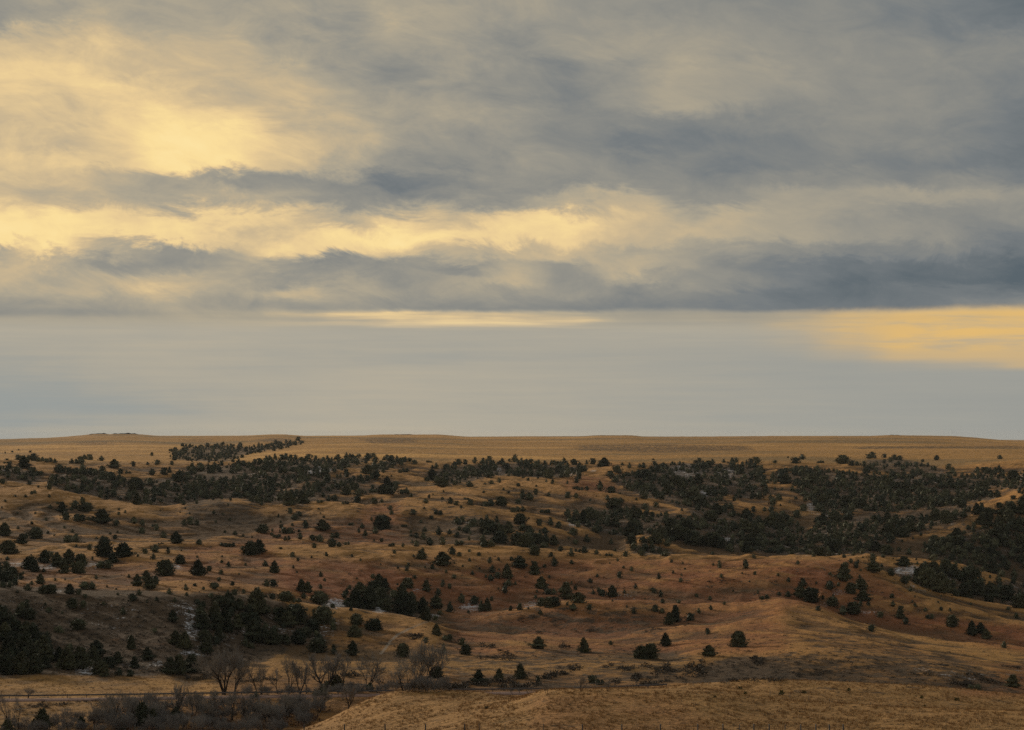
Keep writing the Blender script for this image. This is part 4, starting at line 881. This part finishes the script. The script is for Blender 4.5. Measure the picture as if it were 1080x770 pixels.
TONES = [
(0,   [.36,.45,.50,.52,.50,.42,.36,.45,.47,.42,.38,.37,.38,.34,.34,.34,.28,.18,.06]),
(25,  [.34,.36,.55,.55,.52,.34,.28,.50,.47,.40,.40,.45,.45,.34,.34,.34,.29,.20,.10]),
(50,  [.68,.60,.66,.62,.58,.44,.38,.42,.42,.36,.42,.50,.46,.40,.37,.36,.32,.27,.24]),
(75,  [.78,.70,.68,.65,.62,.60,.46,.30,.38,.30,.22,.36,.55,.48,.42,.38,.34,.32,.28]),
(100, [.75,.72,.80,.76,.68,.66,.52,.42,.40,.32,.26,.42,.54,.48,.40,.36,.34,.32,.27]),
(125, [.70,.72,.78,.90,.84,.56,.54,.48,.44,.38,.32,.32,.28,.30,.34,.34,.34,.30,.24]),
(150, [.70,.66,.76,1.0,.98,.74,.56,.45,.38,.34,.30,.20,.24,.22,.24,.30,.30,.27,.20]),
(172, [.78,.82,.76,.96,.94,.72,.50,.36,.36,.34,.33,.30,.30,.24,.24,.24,.22,.20,.14]),
(190, [.78,.74,.56,.46,.40,.34,.28,.20,.26,.30,.32,.36,.33,.30,.34,.34,.24,.32,.22]),
(210, [.68,.62,.54,.50,.58,.42,.36,.30,.34,.42,.56,.66,.38,.40,.52,.46,.48,.44,.40]),
(230, [.94,.96,.86,.94,.94,.80,.60,.74,.62,.86,.96,.76,.58,.64,.52,.42,.34,.34,.34]),
(250, [.94,.95,.94,.92,.78,.70,.98,1.0,.86,.94,.84,.70,.68,.62,.52,.42,.38,.32,.26]),
(265, [.44,.94,.56,.40,.55,.86,.92,.74,.55,.66,.66,.58,.55,.44,.34,.26,.26,.26,.20]),
(280, [.55,.60,.34,.38,.60,.44,.32,.40,.32,.56,.38,.64,.50,.30,.22,.12,.10,.12,.08]),
(295, [.60,.48,.56,.55,.56,.42,.40,.38,.46,.58,.36,.50,.42,.38,.24,.08,.06,.06,.04]),
(308, [.52,.52,.58,.64,.52,.64,.50,.44,.40,.40,.42,.34,.34,.26,.16,.12,.14,.16,.12]),
(324, [.40,.40,.42,.44,.42,.40,.40,.30,.32,.28,.28,.24,.28,.24,.20,.18,.18,.24,.30]),
(331, [.33,.34,.38,.42,.46,.54,.66,.74,.72,.66,.58,.46,.48,.48,.50,.55,.60,.60,.60]),
(340, [.50,.50,.50,.50,.50,.53,.60,.76,.78,.76,.68,.52,.52,.52,.54,.55,.55,.55,.55]),
(350, [.50,.50,.52,.52,.52,.50,.50,.50,.48,.48,.50,.52,.52,.50,.50,.50,.50,.50,.50]),
(375, [.45,.47,.51,.52,.50,.46,.47,.47,.46,.47,.45,.45,.44,.43,.44,.44,.44,.44,.42]),
(400, [.40,.42,.46,.50,.50,.50,.53,.55,.54,.52,.50,.48,.46,.44,.42,.40,.40,.38,.36]),
(430, [.36,.38,.40,.43,.46,.50,.52,.52,.52,.50,.50,.48,.46,.44,.42,.40,.38,.36,.33]),
(458, [.42,.45,.48,.52,.55,.56,.58,.58,.57,.55,.53,.51,.49,.47,.45,.43,.41,.38,.34]),
]
def ramp(vals, lo=0.0, hi_=1.0, n=None):
    r = q.n('ShaderNodeValToRGB'); r.color_ramp.interpolation = 'EASE'; q.l(u, r.inputs[0]); e = r.color_ramp.elements
    k = len(vals)
    for i, t in enumerate(vals):
        p = i/(k-1)
        if i == 0: el_ = e[0]; el_.position = 0
        elif i == k-1: el_ = e[-1]; el_.position = 1
        else: el_ = e.new(p)
        el_.color = (t, t, t, 1)
    return r.outputs[0]
tone = None; py0 = None
for yv, vals in TONES:
    rr = ramp(vals)
    if tone is None: tone = rr
    else: tone = q.mix(q.mr(v, py0, yv), tone, rr)
    py0 = yv
amp = q.m('MULTIPLY', q.mr(hi, 0, 1, 0.10, 0.62, 'LINEAR'), q.mr(u, 0.35, 0.75, 1.25, 0.72))
det = q.m('ADD', q.m('MULTIPLY', q.m('SUBTRACT', n3, 0.5), 0.55), q.m('MULTIPLY', q.m('SUBTRACT', n4, 0.5), 0.75))
cs = q.n('ShaderNodeCombineXYZ'); q.l(az, cs.inputs[0]); q.l(el, cs.inputs[1])
streak = q.noise(cs.outputs[0], 12, 6, 0.6, (1.0, 22.0, 1))
sband = q.m('MULTIPLY', q.m('MULTIPLY', q.mr(PYs, 324, 332), q.mr(PYs, 372, 346)), q.mr(tone, 0.46, 0.66, 0.15, 1.0))
tf = q.m('ADD', q.m('ADD', q.m('ADD', tone, q.mr(u, 0.25, 0.9, 0.03, -0.02)), q.m('MULTIPLY', det, amp)), q.m('MULTIPLY', q.m('MULTIPLY', q.m('SUBTRACT', streak, 0.5), q.m('ADD', sband, q.m('MULTIPLY', q.mr(PYs, 345, 365), 0.22))), 0.9))
pal = q.n('ShaderNodeValToRGB'); q.l(q.m('MULTIPLY', tf, 0.87), pal.inputs[0]); e = pal.color_ramp.elements
def lin(c): return tuple(((x/255+0.055)/1.055)**2.4 if x > 10 else x/3294 for x in c)
PAL = [(0, (90,101,108)), (.2, (119,124,126)), (.4, (150,147,137)), (.55, (174,164,143)), (.7, (202,181,145)), (.85, (232,203,151)), (1, (250,221,156)), (1.149, (254,229,166))]
for i, (p, c) in enumerate(PAL):
    el_ = e[0] if i == 0 else e[-1] if i == len(PAL)-1 else e.new(p*0.87)
    el_.color = (*lin(c), 1)
col = pal.outputs[0]
ODG = [(322, [0]*19), (333, [0]*12+[0,.04,.15,.6,.8,.85,.95]), (345, [0]*12+[0,.04,.3,.7,.9,1,1]), (362, [0]*12+[0,0,.10,.5,.95,.95,.8]), (376, [0]*12+[0,0,0,.15,.55,.6,.6]), (386, [0]*13+[0,0,0,.1,.25,.5]), (395, [0]*19)]
ok_ = None
for yv, vals in ODG:
    rr = ramp(vals)
    ok_ = rr if ok_ is None else q.mix(q.mr(v, pyo, yv), ok_, rr)
    pyo = yv
# the lit gap at the right: thinner at its ends, crossed by wisps; cooler air low on the left
wisp = q.noise(cs.outputs[0], 16, 8, 0.62, (1.0, 9.0, 4), 0.4)
gap = q.m('MULTIPLY', ok_, q.mr(wisp, 0.33, 0.58, 0.42, 1.0), clamp=True)
low = q.m('MULTIPLY', q.m('MULTIPLY', q.mr(PYs, 335, 395), q.mr(tf, 0.54, 0.36)), q.mr(u, 0.15, 0.6, 0.75, 0.25))
col = q.mix(q.m('MULTIPLY', q.mr(PYs, 332, 352), 0.50), col, (*lin((174,171,160)), 1))
col = q.mix(q.m('MULTIPLY', low, 0.9), col, (*lin((146,154,154)), 1))
col = q.mix(gap, col, q.mix(wisp, (*lin((222,186,122)), 1), (*lin((228,184,110)), 1)))
# higher up than the photograph sees, an unseen deck grey tuned for ambient light, some open sky mixed in
col10 = q.n('ShaderNodeVectorMath', operation='SCALE'); q.l(col, col10.inputs[0]); col10.inputs[3].default_value = 1.0/STR
thin = q.mr(el, 0.22, 0.9, 0.0, 0.35)
deck = q.mix(q.mr(el, 0.2, 0.6, 0, 0.9), col10.outputs[0], tuple(c/STR for c in lin((140, 142, 144))))
q.l(q.mix(q.m('MULTIPLY', thin, 0.5), deck, sky.outputs[0]), bg.inputs[0])
w.cycles.sampling_method = 'MANUAL'; w.cycles.sample_map_resolution = 1024

sun = bpy.data.lights.new('sun', 'SUN'); sun.energy = 3.2; sun.angle = math.radians(8); sun.color = (1.0, 0.87, 0.70)
so = link(bpy.data.objects.new('sun', sun))
from mathutils import Vector
dirv = Vector((math.sin(SUN_AZ)*math.cos(SUN_EL), math.cos(SUN_AZ)*math.cos(SUN_EL), math.sin(SUN_EL)))
so.rotation_euler = (-dirv).to_track_quat('-Z', 'Y').to_euler()

# ------------------------------------------------------------------ thin evening air
HAZE = 1.3e-5
hv, hf = box_arrays([(0, 7600, -63.5, 31000, 17600, 133)])
hz = link(bpy.data.objects.new('haze', np_mesh('haze', hv, hf)))
m = bpy.data.materials.new('haze'); m.use_nodes = True; hn = m.node_tree; hn.nodes.clear()
oo = hn.nodes.new('ShaderNodeOutputMaterial'); pv = hn.nodes.new('ShaderNodeVolumePrincipled')
pv.inputs['Density'].default_value = HAZE; pv.inputs['Color'].default_value = (0.95, 0.95, 0.95, 1)
hn.links.new(pv.outputs[0], oo.inputs['Volume']); hz.data.materials.append(m); tag(hz, 'thin evening haze', 'haze', kind='stuff')

# ------------------------------------------------------------------ camera
cam = bpy.data.cameras.new('camera'); co = link(bpy.data.objects.new('camera', cam)); S.camera = co
cam.sensor_fit = 'HORIZONTAL'; cam.sensor_width = 36; cam.lens = 36*F/1080; cam.shift_y = (HY-385)/1080
cam.clip_start = 1; cam.clip_end = 60000; co.location = (0, 0, 0); co.rotation_euler = (math.pi/2, 0, 0)
S.view_settings.view_transform = 'Standard'; S.view_settings.look = 'None'; S.view_settings.exposure = 0; S.view_settings.gamma = 1
S.view_settings.use_curve_mapping = False
S.cycles.use_denoising = False; S.cycles.volume_bounces = 0; S.cycles.sample_clamp_direct = 6; S.cycles.sample_clamp_indirect = 2; S.cycles.max_bounces = 4; S.cycles.diffuse_bounces = 2
